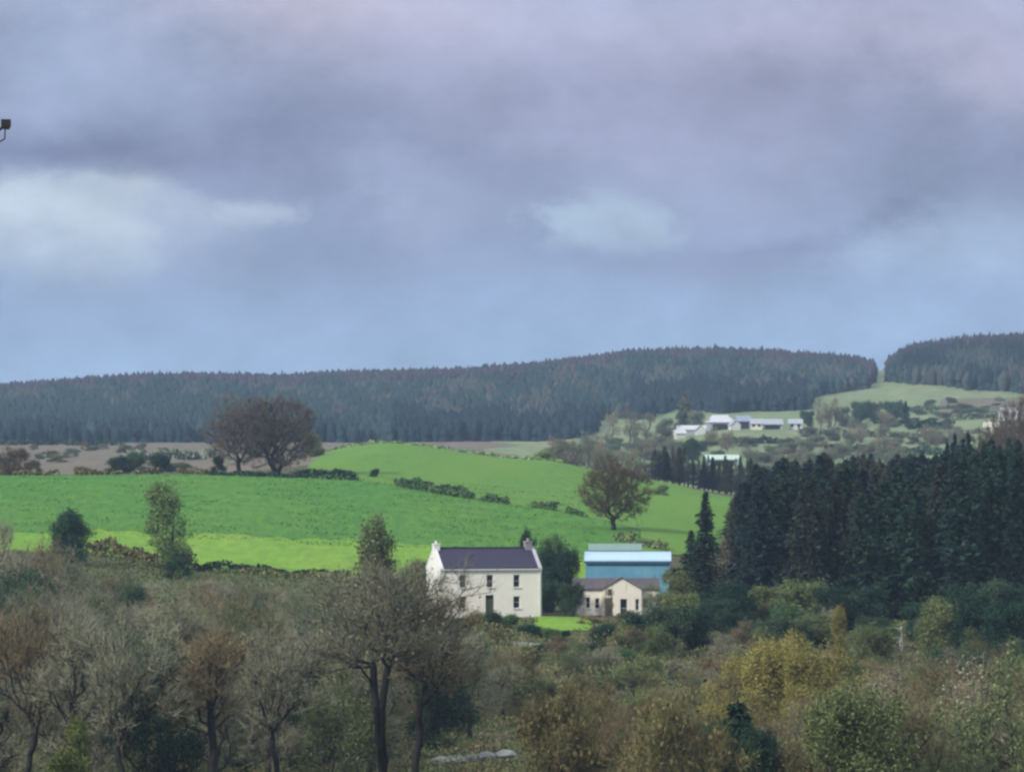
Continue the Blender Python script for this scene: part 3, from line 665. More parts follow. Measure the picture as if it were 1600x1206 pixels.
# ------------------------------------------------------------------ far farmyards
def far_building(px, Y, w, d, eh, rise, wall, roof, label, rz=0.0, gable=False, open_=False, name='farm_building', wins=0, hip=0.0, dz=0.0, cat='building', group=None):
    x = wx(px, Y); z = float(g(x, Y)[0])+dz; eh *= .78; w *= .90; dz += .55
    h = thing(name, (x, Y, z), R(rz), label, cat, group); x0, x1 = -w/2, w/2
    mb = MB()
    if gable:
        ops = [(-w*.18, w*.18, 0, eh*.75)] if open_ else []
        front_wall(mb, x0, x1, -2, eh, ops); mb.poly([(x0,0,eh),(x1,0,eh),(0,0,eh+rise)]); mb.poly([(x0,d,-2),(x1,d,-2),(x1,d,eh),(0,d,eh+rise),(x0,d,eh)])
        for x_ in (x0, x1): mb.poly([(x_,0,-2),(x_,d,-2),(x_,d,eh),(x_,0,eh)])
        mb.build('wall', M[wall], h)
        s = rise/(w/2); o = .3; r_ = MB(); r_.prism([(x0-o,eh-o*s+.03),(0,eh+rise+.03),(x1+o,eh-o*s+.03),(x1+o,eh-o*s+.2),(0,eh+rise+.2),(x0-o,eh-o*s+.2)], 'y', -.25, d+.25); r_.build('roof', M[roof], h)
    else:
        ops = []
        if open_: ops = [(x0+w*.12, x1-w*.12, 0, eh*.8)]
        k = wins; ops += [(x0+w*(i+.5)/k-.5, x0+w*(i+.5)/k+.5, 1.0, 2.2) for i in range(k)]
        gabled_shell(mb, x0, x1, d, eh, rise, ops, -2); mb.build('wall', M[wall], h)
        if hip:
            r_ = MB(); e = .4; A = [(x0-e,-e,eh),(x1+e,-e,eh),(x1+e,d+e,eh),(x0-e,d+e,eh)]; P, Q = (x0+hip,d/2,eh+rise+.3), (x1-hip,d/2,eh+rise+.3)
            r_.poly([A[0],A[1],Q,P]); r_.poly([A[1],A[2],Q]); r_.poly([A[2],A[3],P,Q]); r_.poly([A[3],A[0],P]); r_.poly(A)
        else:
            r_ = MB(); roof_slopes(r_, x0-.3, x1+.3, d, eh, rise, ov=.4, th=.2)
        r_.build('roof', M[roof], h)
        if wins:
            for a, c, d_, e_ in ops[-wins:]:
                p = MB(); p.box(a, c, .1, .16, d_, e_); p.build('window', M['glass'], h)
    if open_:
        p = MB(); a, c, d_, e_ = ops[0]; p.box(a+.02, c-.02, .25, .4, d_, e_-.02); p.build('doorway_shade', M['dark_inside'], h)  # dark slab closes the open front, painted as the shade inside
    return h
FG = 'buildings of the far hillside farmyard'
far_building(1128, 1606, 9.2, 11, 3.6, 2.2, 'farm_grey', 'farm_roof_pale', 'big pale hipped-roof barn standing tallest in the far farmyard', 4, open_=True, hip=1.6, dz=-.3, group=FG)
far_building(1080, 1600, 10.5, 6, 2.3, 1.2, 'farm_grey', 'farm_roof_pale', 'long low pale-roofed shed at the left end of the far farmyard', -3, group=FG)
far_building(1064, 1585, 3.6, 5, 2.0, .9, 'farm_white', 'farm_roof_pale', 'small white lean shed in front of the long low far shed', 8, group=FG)
far_building(1095, 1588, 3.6, 7, 2.0, 1.5, 'farm_white', 'farm_roof_grey', 'white gable end between the long shed and the big far barn', 0, gable=True, group=FG)
far_building(1150, 1588, 3.4, 7, 2.2, 1.5, 'farm_white', 'farm_roof_grey', 'white gable end right of the big far barn', 6, gable=True, group=FG)
far_building(1162, 1603, 5.2, 8, 3.2, 1.6, 'farm_blue', 'farm_blue', 'blue-grey steel shed right of the big far barn', 0, open_=True, group=FG)
far_building(1182, 1592, 4.2, 6, 2.6, 1.4, 'farm_cream', 'farm_roof_grey', 'small cream farmhouse in the middle of the far farmyard', -4, wins=2, name='farm_house', cat='house', group=FG)
far_building(1207, 1600, 7.6, 6, 2.2, 1.5, 'farm_grey', 'farm_roof_grey', 'long grey shed at the right of the far farmyard', 3, open_=True, group=FG)
far_building(1243, 1604, 5.0, 6, 2.8, 1.3, 'farm_white', 'farm_roof_grey', 'pale house at the right end of the far farmyard', -2, wins=2, name='farm_house', cat='house', group=FG)
far_building(1129, 1290, 9.6, 7, 2.2, 1.0, 'farm_green_roof', 'farm_green_roof', 'pale green open-fronted shed below the far farmyard', 2, open_=True, name='field_shed', cat='shed')
far_building(1549, 1560, 5.4, 7, 2.6, 1.4, 'farm_cream', 'farm_cream', 'cream house half hidden by bare treetops at the far right', -8, wins=2, name='farm_house', cat='house', dz=-.6)
far_building(1578, 1640, 5.6, 7, 2.4, 1.5, 'farm_white', 'farm_roof_pale', 'white house with pale roof above the cream one at the far right', 5, wins=2, name='farm_house', cat='house', dz=1.0)
far_building(1606, 1630, 4, 7, 3.0, 1.5, 'farm_white', 'farm_roof_grey', 'white house cut by the right edge of the picture', 0, name='farm_house', cat='house', dz=1.4)
# ------------------------------------------------------------------ far woods
def wood(name, label, mats, mid, X, Yy, H, Wd, kind, seed):
    """kind 0 conifer (two jittered tiers), 1 broad (jittered lump); one countless mass"""
    r = np.random.default_rng(seed); n = len(X); Zg = g(X, Yy)-.4; th = np.arange(5)*2*np.pi/5
    Vs = []; Fs = []; Ms = []; k0 = 0
    for kk in (0, 1):
        s = np.nonzero(kind == kk)[0]; m = len(s)
        if not m: continue
        a = th[None]+r.random((m, 1))*6.3; ca, sa = np.cos(a), np.sin(a)
        def ring(rad, z, j=.3):
            q = rad[:, None]*(1-j+2*j*r.random((m, 5))); return np.stack([X[s, None]+ca*q, Yy[s, None]+sa*q, (Zg[s]+z*H[s])[:, None]+r.normal(size=(m, 5))*H[s, None]*.035], -1)
        tip = lambda z: np.stack([X[s]+r.normal(size=m)*.2, Yy[s]+r.normal(size=m)*.2, Zg[s]+z*H[s]], -1)[:, None]
        w = Wd[s]/2
        if kk == 0: P = np.concatenate([ring(w, .05), tip(.62), ring(w*.68, .42), tip(1.0)], 1)
        else: P = np.concatenate([ring(w*.7, .05), ring(w, .55), tip(1.0), tip(.92)], 1)
        i = np.arange(5); j = (i+1) % 5; base = k0+np.arange(m)[:, None]*12
        if kk == 0: T_ = np.concatenate([np.stack([i, j, i*0+5], 1), np.stack([i+6, j+6, i*0+11], 1)])
        else: T_ = np.concatenate([np.stack([i, j, j+5], 1), np.stack([i, j+5, i+5], 1), np.stack([i+5, j+5, i*0+10], 1)])
        Fs.append((base[:, :, None]+T_[None]).reshape(-1, 3)); Ms.append(np.repeat(mid[s], len(T_))); Vs.append(P.reshape(-1, 3)); k0 += m*12
    me = mesh(name, np.concatenate(Vs), np.concatenate(Fs), [M[x] for x in mats], np.concatenate(Ms))
    return prop(link(name, me), label, 'wood', kind='stuff')
def fnoise(x, y, s, seed):
    r = np.random.default_rng(seed); a = r.random((8, 4)); z = np.zeros_like(x)
    for q in a: 
        an = q[0]*6.3; z += np.sin((x*math.cos(an)+y*math.sin(an))*s*(.6+1.2*q[1])+q[2]*6.3)
    return z/3
def scatter(ulo, uhi, ylo, yhi, sp, r):
    ys = np.arange(ylo, yhi, sp); Xs = []; Ys = []
    for y in ys:
        x = np.arange(wx(ulo, y), wx(uhi, y), sp*.95); Xs.append(x+r.normal(size=len(x))*sp*.3); Ys.append(np.full(len(x), y)+r.normal(size=len(x))*sp*.3)
    X = np.concatenate(Xs); Yy = np.concatenate(Ys); return X, Yy, 800+F*X/Yy
MATS = ['far_spruce', 'far_green', 'far_mixed', 'far_purple', 'far_pale']
r = np.random.default_rng(99)
X_, Y_, U_ = scatter(-200, 1362, 1762, 2612, 4.1, r)
front = np.interp(U_, [-500, 600, 860, 925, 940, 1000, 1050, 1150, 1262, 1270, 1355, 1362], [694, 692, 690, 684, 652, 657, 640, 646, 640, 622, 606, 600])
PYg = HZ-F*g(X_, Y_)/Y_
k = (PYg < front+fnoise(U_, Y_, .05, 3)*1.5); X_, Y_, U_, PYg = X_[k], Y_[k], U_[k], PYg[k]
sk = np.interp(U_, [-300, 0, 100, 200, 350, 450, 550, 700, 800, 900, 1000, 1100, 1200, 1300, 1350, 1362], [606, 598, 588, 580, 582, 586, 578, 576, 570, 556, 543, 541, 545, 553, 562, 578])
H_ = 6.2+4.2*r.random(len(X_))**1.5; PT = PYg-H_*.7*F/Y_
rel = PT-sk; nz = fnoise(U_, PT*3, .045, 5)+fnoise(U_, PT*4, .17, 6)*.5+r.normal(size=len(X_))*.35
mid = np.where(nz > .35, 2, 1)
mid = np.where((rel < 15+nz*3) & (r.random(len(X_)) < .75), 3, mid)
mid = np.where((U_ < 520) & (PT > 618+nz*6), 1, mid); mid = np.where((U_ < 560) & (PT > 660+nz*5), 0, mid)
mid = np.where((U_ > 612+nz*8) & (U_ < 932) & (PT > 640+nz*5), 0, mid)
mid = np.where((U_ > 985) & (U_ < 1262) & (PT > 592+nz*6) , 0, mid)
mid = np.where((U_ > 520) & (U_ < 612) & (PT > 640+nz*5), 1, mid)
kd = np.where((mid >= 2) & (r.random(len(X_)) < .6) | (r.random(len(X_)) < .45), 1, 0)
# keep the skyline at its place in the valley: clip heights of the crest rows
H_ = np.where(Y_ > 2380, np.minimum(H_, np.maximum(4.0, (PYg-sk)*Y_/F+r.normal(size=len(X_))*1.1+1.6*(r.random(len(X_)) > .93))), H_)
wood('hillside_wood', 'dark blue-green wood covering the long far hill up to the skyline', MATS, mid, X_, Y_, H_, 3.4+1.8*r.random(len(X_)), kd, 1)
X_, Y_, U_ = scatter(1394, 1900, 1900, 2612, 4.2, r); PYg = HZ-F*g(X_, Y_)/Y_
front = np.interp(U_, [1394, 1430, 1500, 1600, 2200], [598, 600, 607, 615, 615]); k = PYg < front+fnoise(U_, Y_, .05, 4)*1.5; X_, Y_, U_, PYg = X_[k], Y_[k], U_[k], PYg[k]
sk = np.interp(U_, [1394, 1404, 1425, 1460, 1500, 1600, 2200], [556, 545, 536, 531, 524, 522, 530]); H_ = 6.5+4.2*r.random(len(X_)); PT = PYg-H_*.7*F/Y_
nz = fnoise(U_, PT*3, .05, 8)+r.normal(size=len(X_))*.4; mid = np.where(nz > .3, 2, 1); mid = np.where(nz < -.4, 0, mid); mid = np.where((PT-sk < 14) & (r.random(len(X_)) < .75), 3, mid)
H_ = np.where(Y_ > 2380, np.minimum(H_, np.maximum(4.0, (PYg-sk)*Y_/F+r.normal(size=len(X_))*1.2)), H_)
wood('hilltop_wood', 'dark wood on the separate hilltop at the right of the skyline gap', MATS, mid, X_, Y_, H_, 3.4+1.8*r.random(len(X_)), np.where((mid == 2) & (r.random(len(X_)) < .6), 1, 0), 2)
# ------------------------------------------------------------------ things on the open far hillside
def P(key, px, Y, h, w=None, **k): return plant(key, px, Y, h, w, **k)
for px, Y, h, w, key, fol, lab in [
    (958, 1640, 11, 8, 'bareC', 'twig_pale', 'greyish tree at the dark wood\'s corner, left of the far farmyard'),
    (985, 1600, 13, 9, 'bareA', 'twig_pale', 'tall pale grey tree left of the far farmyard'),
    (993, 1560, 9, 5, 'mixA', 'far_pale', 'narrow pale green tree at the foot of the tall grey one'),
    (1010, 1590, 10, 8, 'bareB', 'twig_pale', 'broad grey tree just left of the far farmyard sheds'),
    (1040, 1600, 8, 8, 'leafB', 'far_pale', 'rounded pale bush beside the long low far shed'),
    (1071, 1640, 14, 10, 'young', 'far_pale', 'tall pale pointed tree rising behind the long far shed'),
    (1088, 1625, 8.5, 7, 'leafA', 'far_pale', 'small pale tree leaning against the pointed one behind the far shed'),
    (1262, 1640, 7, 6, 'leafA', 'leaf_bluegreen', 'dark green bush at the right end of the far farmyard'),
    (1283, 1620, 11, 6, 'mixA', 'twig_pale', 'pale tree on the left of the pair right of the far farmyard'),
    (1300, 1625, 11.5, 8, 'mixB', 'twig_pale', 'pale brown tree on the right of the pair right of the far farmyard'),
    (1318, 1660, 8, 7, 'leafB', 'far_pale', 'low grey-green tree right of the pale brown pair'),
    (1345, 1720, 10, 10, 'leafA', 'leaf_bluegreen', 'dark rounded tree at the edge of the pale hill pasture'),
    (1368, 1750, 9, 9, 'leafB', 'leaf_bluegreen', 'second dark rounded tree at the edge of the pale hill pasture'),
    (1396, 1720, 10.5, 9, 'leafA', 'leaf_bluegreen', 'dark tree below the skyline gap'),
    (1415, 1700, 9, 5, 'spruceB', 'needle_blue', 'lone upright conifer on the pale hill pasture'),
    (1382, 1640, 8, 8, 'bareD', 'twig_pale', 'grey bush beneath the dark trees of the hill pasture'),
    (1340, 1600, 6, 10, 'mixB', 'far_pale', 'wide pale thicket right of the far farmyard'),
    (1060, 1350, 6.5, 9, 'leafB', 'far_pale', 'pale thicket left of the green field shed'),
    (1082, 1330, 8, 7, 'leafA', 'leaf_bluegreen', 'dark green tree beside the green field shed'),
    (1172, 1310, 6, 7, 'mixB', 'far_pale', 'pale bush right of the green field shed')]:
    P(key, px, Y, h, w, fol=fol, bark='bark', label=lab, name='distant_tree', group='trees of the far hillside')
r = np.random.default_rng(5); used = []
where = lambda px: 'left of the green field shed' if px < 1090 else 'under the far farmyard' if px < 1260 else 'below the pale hill pasture'
for i in range(900):
    if len(used) >= 170: break
    px = r.uniform(860, 1520); Y = r.uniform(1130, 1580)
    if abs(px-1129) < 45 and Y < 1350: continue
    if 1050 < px < 1260 and Y > 1460: continue
    if px < 1000 and Y > 1560: continue
    x = wx(px, Y)
    if any((x-a)**2+((Y-c)*.5)**2 < 22 for a, c in used): continue
    used.append((x, Y)); q = r.random(); bush = q < .6
    if bush: P('bushA', px, Y, r.uniform(2, 4), r.uniform(5, 9), fol=['far_pale', 'far_bush', 'far_pale', 'far_bush'][r.integers(4)], label='low greenish bush in the hazy scrub '+where(px), cat='bush', name='distant_bush', group='scrub bushes of the far hillside '+where(px))
    else: P(['bareC', 'mixB', 'bareD'][r.integers(3)], px, Y, r.uniform(4, 7), r.uniform(5, 8), fol=['twig_pale', 'far_pale', 'twig_pale'][r.integers(3)], label='small greyish tree in the hazy scrub '+where(px), name='distant_scrub_tree', group='small trees of the far hillside '+where(px))
sheet('rough_hill_pasture', M['ground_moor'], lambda u: 1790+25*math.sin(u*.05), lambda u: 1935-(u-1470)*.1, 60, 16, 1470, 1760, .3)
for i in range(46):
    px = 1372+i*5.2+r.normal()*6 if i else 1380; Y = r.uniform(1590, 1900); wh = 'below the skyline gap' if px < 1450 else 'towards the right edge'
    P('bushA' if i % 3 else 'mixB', px, Y, r.uniform(1.2, 3.0), r.uniform(4, 9), fol=['far_pale', 'far_bush', 'far_pale'][i % 3], label='faint bush on the pale hill pasture, '+wh, cat='bush', name='pasture_bush', group='bushes on the pale hill pasture, '+wh)
hedge([(1480, 1720), (1540, 1715), (1620, 1700)], 2.5, 1.6, 'far_bush', 'faint hedge running to the right edge above the far houses', dens=6, size=.8, seed=41)
hedge([(1400, 1840), (1460, 1835), (1520, 1830)], 2.5, 1.5, 'far_bush', 'faint hedge high on the pale hill pasture', dens=6, size=.8, seed=42)
hedge([(1418, 1660), (1440, 1665), (1486, 1668)], 2.5, 2.2, 'needle_mid', 'short dark hedge across the pale hill pasture', dens=8, size=1.0, seed=3)
hedge([(1250, 1560), (1330, 1575), (1440, 1580), (1530, 1560)], 3, 1.6, 'far_pale', 'long pale hedge crossing the far hillside right of the farmyard', dens=6, size=1.0, seed=4)
hedge([(1290, 1440), (1380, 1430), (1470, 1400)], 3, 1.8, 'leaf_bluegreen', 'darker hedge lower on the far hillside', dens=5, size=1.0, seed=6)
hedge([(1040, 1480), (1120, 1470), (1220, 1485)], 2.5, 1.5, 'leaf_bluegreen', 'hedge just under the far farmyard', dens=5, size=1.0, seed=7)
hedge([(-60, 1640), (100, 1645), (190, 1640)], 2.5, 1.4, 'leaf_bluegreen', 'thin hedge on the brown land below the far wood, left', dens=5, size=1.0, seed=8)
hedge([(200, 1250), (280, 1260), (335, 1270)], 3, 2.2, 'far_pale', 'pale hedge beyond the pasture, left of the twin crowned tree', dens=5, size=.9, seed=9)
# ------------------------------------------------------------------ along the pasture crest
P('fieldA', 374, 800, 12.8, 12.0, label='left tree of the big purple-brown pair on the pasture crest', name='field_tree', rz=1.0)
P('fieldB', 432, 803, 13.2, 15.0, label='right, wider tree of the purple-brown pair on the crest, with forked trunk', name='field_tree', rz=2.2)
P('fieldA', 960, 690, 10.8, 11.0, fol='twig_rust', label='round rust-brown tree standing at the field hedge above the blue barn', name='field_tree', rz=.4)
P('tallleaf', 264, 566, 10.8, 7.6, label='pale green upright tree with thin see-through crown in front of the pasture', name='slender_tree', rz=.5)
P('leafA', 112, 560, 7.6, 6.3, fol='leaf_dark', bark='bark_dark', label='dark green round tree at the left, against the pasture', name='holly_tree')
P('bushB', 275, 552, 2.6, 4.2, fol='leaf_dark', label='dark bush at the foot of the pale green upright tree', cat='bush', name='bush')
for px, Y, h, w, fol, lab in [(182, 850, 3.6, 5.0, 'leaf_dark', 'dark green bush, left of the trio on the far side of the pasture'), (215, 852, 4.0, 6.0, 'leaf_bluegreen', 'middle bush of the green trio on the far side of the pasture'),
                              (250, 855, 4.0, 5.5, 'leaf_dark', 'right bush of the green trio on the far side of the pasture'), (131, 850, 1.9, 4.5, 'leaf_brown', 'low dull bush left of the green trio'),
                              (340, 806, 3.2, 3.0, 'leaf_dark', 'dark bush tight against the left of the purple-brown pair'), (585, 795, 1.6, 1.9, 'leaf_dark', 'single dark bush in the gap of the field hedge')]:
    P('bushA', px, Y, h, w, fol=fol, label=lab, cat='bush', name='bush')
P('bushB', 18, 850, 5.2, 8.5, fol='twig_rust', label='brown rounded bush at the left edge behind the pasture', cat='bush', name='bush')
P('bushB', 50, 852, 3.0, 5.0, fol='leaf_brown', label='smaller brown bush right of the one at the left edge', cat='bush', name='bush')
hd = lambda u, o=0: (u, D_hedge(u)+o)
hedge([hd(-60, 2), hd(60, 2), hd(150, 2), hd(250, 2)], 1.0, .8, 'leaf_brown', 'low brown hedge on the crest at the left end of the pasture', dens=24, seed=11, size=.35, gap=.3)
hedge([hd(280, 1), hd(330, 1)], 1.2, 1.1, 'leaf_brown', 'brown-green hedge length left of the purple-brown pair', dens=26, seed=12)
hedge([hd(325, -1), hd(400, -1), hd(460, -1)], 1.0, .8, 'leaf_dark', 'dark low hedge under the purple-brown pair', dens=26, seed=13)
hedge([hd(462, 1), hd(500, 1), hd(558, 1)], 1.4, 1.5, 'leaf_dark', 'dark thick hedge length right of the purple-brown pair', dens=30, seed=14, hv=.2)
hedge([hd(620, 0), hd(680, 0), hd(738, 0)], 1.3, 1.5, 'leaf_mid', 'thick green hedge length in the middle of the two fields', dens=30, seed=15, hv=.3)
hedge([hd(745, 0), hd(800, 0), hd(850, 0), hd(912, 0)], 1.1, 1.05, 'leaf_mid', 'gappy low hedge running down to the rust-brown tree', dens=24, seed=16, gap=.42)
hedge([(960, 668), (1010, 655), (1050, 645)], 1.4, 1.2, 'leaf_olive', 'ragged hedge right of the rust-brown tree', dens=20, seed=17, gap=.3)
hedge([(480, 992), (560, 990), (700, 984), (820, 968), (880, 952)], 1.0, .6, 'leaf_pale', 'thin pale hedge along the top of the upper field', dens=9, seed=18, size=.4)
for px, Y, h, w, lab in [(488, 930, 5.0, 5.5, 'green bush beside the right of the purple-brown pair'), (846, 975, 2.4, 4.2, 'pale bush on the top edge of the upper field'), (1035, 800, 2.0, 3.0, 'small bush at the right of the rust-brown tree')]:
    P('bushA', px, Y, h, w, fol='leaf_pale' if px > 500 else 'leaf_olive', label=lab, cat='bush', name='bush')
for i in range(7):
    P(['bareC', 'bareD'][i % 2], 880+i*19, 1010+i*9, 5.5+(i % 3)*.7, 6, fol='far_pale', label='pale grey tree in the row beyond the right end of the upper field', name='row_tree', group='pale trees beyond the upper field')
r = np.random.default_rng(61)
for i in range(26):
    px = -40+i*13+r.normal()*5; Y = r.uniform(1000, 1500); wh = 'left half' if px < 150 else 'right half'
    if 170 < px < 260 and Y < 1100: continue
    P('bushB' if i % 2 else 'bushA', px, Y, r.uniform(1.2, 2.8), r.uniform(3, 7), fol=['far_bush', 'leaf_brown', 'far_pale'][i % 3], label='faint low bush on the brown land beyond the pasture, '+wh, cat='bush', name='moor_bush', group='low bushes on the brown land, '+wh)
# bottom edge of the pasture
hl = lambda u, o=0: (u, D_low(u)+o)
hedge([hl(140, -2), hl(200, -2), hl(240, -2), hl(300, -3)], 1.8, 1.7, 'leaf_brown', 'brown bramble bank below the pale green upright tree', name='bramble_bank', dens=26, seed=21)
hedge([hl(300, -1), hl(380, -1), hl(460, -1), hl(545, -1)], 1.1, 1.0, 'leaf_dark', 'dark hedge along the foot of the bright green strip', dens=34, seed=22, size=.25)
hedge([hl(370, -4), hl(450, -4), hl(530, -4)], 1.4, .9, 'leaf_brown', 'brown hedge just in front of the dark one below the bright strip', dens=22, seed=23, size=.25)
# ------------------------------------------------------------------ around the houses
P('leafA', 872, 522, 7.2, 5.2, fol='leaf_dark', label='dark green tree filling the gap between farmhouse and cottage', name='garden_tree')
P('leafB', 862, 530, 8.0, 5.0, fol='leaf_mid', label='lighter green tree just behind the right corner of the farmhouse', name='garden_tree')
P('leafA', 893, 503, 4.3, 3.6, fol='leaf_bluegreen', label='blue-green tree overhanging the left end of the cottage', name='garden_tree')
P('bushA', 858, 512, 3.6, 3.0, fol='leaf_dark', label='dark shrub at the back of the lawn between the houses', cat='bush', name='garden_shrub')
P('bushA', 884, 514, 3.2, 3.2, fol='leaf_dark', label='dark shrub by the cottage\'s left wall', cat='bush', name='garden_shrub')
P('tallleaf', 823, 528, 8.3, 2.8, fol='needle_mid', label='narrow dark tree poking up behind the right chimney of the farmhouse', name='garden_tree')
P('leafB', 655, 535, 4.6, 4.4, fol='leaf_olive', label='olive bush behind the left gable of the farmhouse', cat='bush', name='garden_shrub')
P('leafB', 1058, 512, 5.2, 4.5, fol='leaf_olive', label='olive tree against the right end of the cottage', name='garden_tree')
P('mixA', 951, 494, 4.2, 1.4, fol='twig_brown', label='thin brown sapling in front of the cottage door', name='sapling')
P('mixB', 1030, 500, 4.0, 4.4, fol='twig_olive', label='grey-green bush covering the cottage\'s right corner', cat='bush', name='garden_shrub')
P('bushB', 976, 492, 1.5, 2.6, fol='leaf_olive', label='small olive bush below the cottage gable', cat='bush', name='garden_shrub')
P('bushB', 925, 490, 1.0, 3.6, fol='twig_brown', label='low brown bush in front of the cottage\'s left window', cat='bush', name='garden_shrub')
P('spruceA', 1102, 520, 13.0, 5.2, label='pointed dark spruce standing alone between the barn and the conifer wood', name='spruce_tree')
P('spruceC', 1080, 540, 8.0, 4.5, fol='needle_blue', label='shorter dark spruce by the right end of the blue barn', name='spruce_tree')
P('leafA', 1058, 536, 4.6, 4.5, fol='leaf_dark', label='dark bush touching the barn roof\'s right end', cat='bush', name='bush')
P('larchA', 1143, 560, 11.5, 4.6, label='brownish larch at the left edge of the conifer wood, the taller of two', name='larch_tree')
P('larchA', 1131, 525, 8.0, 4.4, fol='twig_pale', label='pale brown larch at the left edge of the conifer wood, the shorter of two', name='larch_tree')
for px, Y, h, w, fol, lab in [(795, 480, 1.9, 2.6, 'leaf_mid', 'dark bush under the farmhouse\'s lower right window'), (770, 478, 2.4, 2.8, 'leaf_bluegreen', 'bush in front of the farmhouse door'), (815, 474, 1.3, 2.4, 'leaf_bluegreen', 'left bush of the pair before the farmhouse\'s right corner'),
                              (838, 472, 1.4, 2.4, 'leaf_dark', 'right bush of the pair before the farmhouse\'s right corner'), (745, 484, 1.8, 3.0, 'leaf_olive', 'olive bush left of the farmhouse door'), (880, 470, .9, 2.0, 'leaf_dark', 'small dark bush at the foot of the lawn'),
                              (940, 462, 2.3, 2.9, 'leaf_dark', 'dark bush at the field corner under the cottage'), (985, 466, 2.6, 3.6, 'leaf_olive', 'olive bush below the cottage gable, on the slope')]:
    P('bushA', px, Y, h, w, fol=fol, label=lab, cat='bush', name='garden_bush')
for px, Y, h, w, fol, lab in [(1015, 455, 4.6, 5.2, 'leaf_dark', 'dark green tree, left of the cluster below the cottage'), (1048, 450, 5.8, 5.4, 'leaf_bluegreen', 'middle tree of the dark cluster below the cottage'), (1085, 452, 5.0, 4.8, 'leaf_dark', 'right tree of the dark cluster below the cottage'),
                              (1065, 470, 5.6, 4.2, 'leaf_olive', 'olive tree behind the dark cluster below the cottage')]:
    P('leafA', px, Y, h, w, fol=fol, label=lab, name='dark_tree')
# low garden wall
def low_wall():
    pts = [(770, 462), (810, 460), (850, 458), (905, 455)]; r = np.random.default_rng(2); mb = MB()
    A = [(wx(p, y), y) for p, y in pts]; o = thing('garden_wall', (A[0][0], A[0][1], gz(*pts[0])), 0, 'low broken pale stone wall below the farmhouse garden', 'wall')
    L = 0
    for (xa, ya), (xb, yb) in zip(A[:-1], A[1:]):
        n = int(math.hypot(xb-xa, yb-ya)/.45)
        for i in range(n):
            x = xa+(xb-xa)*i/n; y = ya+(yb-ya)*i/n; z = float(g(x, y)[0])
            for lv in range(2):
                if r.random() < .12 and lv: continue
                q = r.uniform(.8, 1.1); mb.box(x-o.location[0]+lv*.1, x-o.location[0]+.42*q+lv*.1, y-o.location[1]-.2, y-o.location[1]+.2*q, z-o.location[2]+lv*.30-.1, z-o.location[2]+lv*.30+.24*q)
    mb.build('stonework', M['lichen'], o)
low_wall()
# ------------------------------------------------------------------ conifer wood on the right
r = np.random.default_rng(17); pos = []
top = lambda px: np.interp(px, [1150, 1175, 1210, 1260, 1330, 1400, 1470, 1520, 1600, 1700], [775, 738, 724, 718, 714, 716, 712, 694, 684, 684])
Y = 500.0
while Y < 780:
    px = 1152+r.uniform(0, 40)
    while px < 1720:
        q = px+r.normal()*8; yy = Y+r.normal()*1.6
        if q > 1150 and not (Y > 700 and q < 1170): pos.append((q, yy))
        px += 5.3*F/Y*(1.0 if Y < 640 else 1.1)
    Y += 5.4 if Y < 640 else 6.5
for i, (px, Y) in enumerate(pos):
    base_py = HZ-F*gz(px, Y)/Y; hh = (base_py-top(px)+r.normal()*7)*Y/F
    hh = min(max(hh, 9), 20.5)*(1.0 if Y > 600 else r.uniform(.80, .97))
    lx = (1345 < px < 1400 and 560 < Y < 680) or (px < 1190 and r.random() < .4) or r.random() < .05 or (1230 < px < 1420 and Y > 690 and r.random() < .5)
    whr = ('at its left end' if px < 1250 else 'in its middle' if px < 1430 else 'at its right end')+(', front rows' if Y < 560 else ', back rows')
    if lx: P('larchA', px, Y, hh*.97, r.uniform(4.2, 5.6), label='thin brown larch among the dark conifer wood, '+whr, name='larch_tree', group='brown larches of the conifer wood, '+whr)
    else:
        gr = 'dark spruces of the conifer wood, '+whr
        P(['spruceA', 'spruceB', 'spruceC'][r.integers(3)], px, Y, hh, r.uniform(6.2, 8.8), fol=['needle', 'needle_olive', 'needle_blue', 'needle_mid'][r.integers(4)] if px < 1480 else ['needle', 'needle_mid'][r.integers(2)], label='dark green spruce of the conifer wood, '+whr, cat='tree', name='spruce_tree', group=gr)
for px, Y, h, w in [(1480, 655, 20.5, 3.2), (1492, 650, 21.5, 3.0), (1513, 655, 21.5, 3.4)]:
    P('spruceB', px, Y, h, w, fol='needle_blue', label='one of three thin dark spires rising above the conifer wood near the right', name='spruce_spire', group='thin spires above the conifer wood')
for px, Y, h, w in [(1560, 640, 22.3, 8), (1590, 645, 24, 10), (1622, 640, 25, 10), (1572, 652, 23.5, 9), (1604, 655, 24.5, 9), (1580, 632, 21.5, 9), (1548, 636, 20.5, 7), (1543, 660, 20.5, 8), (1660, 645, 25, 9)]:
    P('fieldA', px, Y, h, w, fol='twig_purple', bark='bark_dark', label='tall purplish leafless tree above the conifer wood at the right edge', name='bare_tree', group='purplish leafless trees above the conifer wood')
for i in range(30):
    px = 1018+i*5.2+r.normal()*2; Y = 935+r.uniform(0, 45)
    P('larchA' if r.random() < .6 else 'spruceB', px, Y, r.uniform(5.2, 8.2), r.uniform(2.8, 4), fol='larch' if r.random() < .5 else 'needle_blue', label='small conifer in the dark row behind the right-hand field corner', name='row_conifer', group='conifer row behind the right-hand field corner')
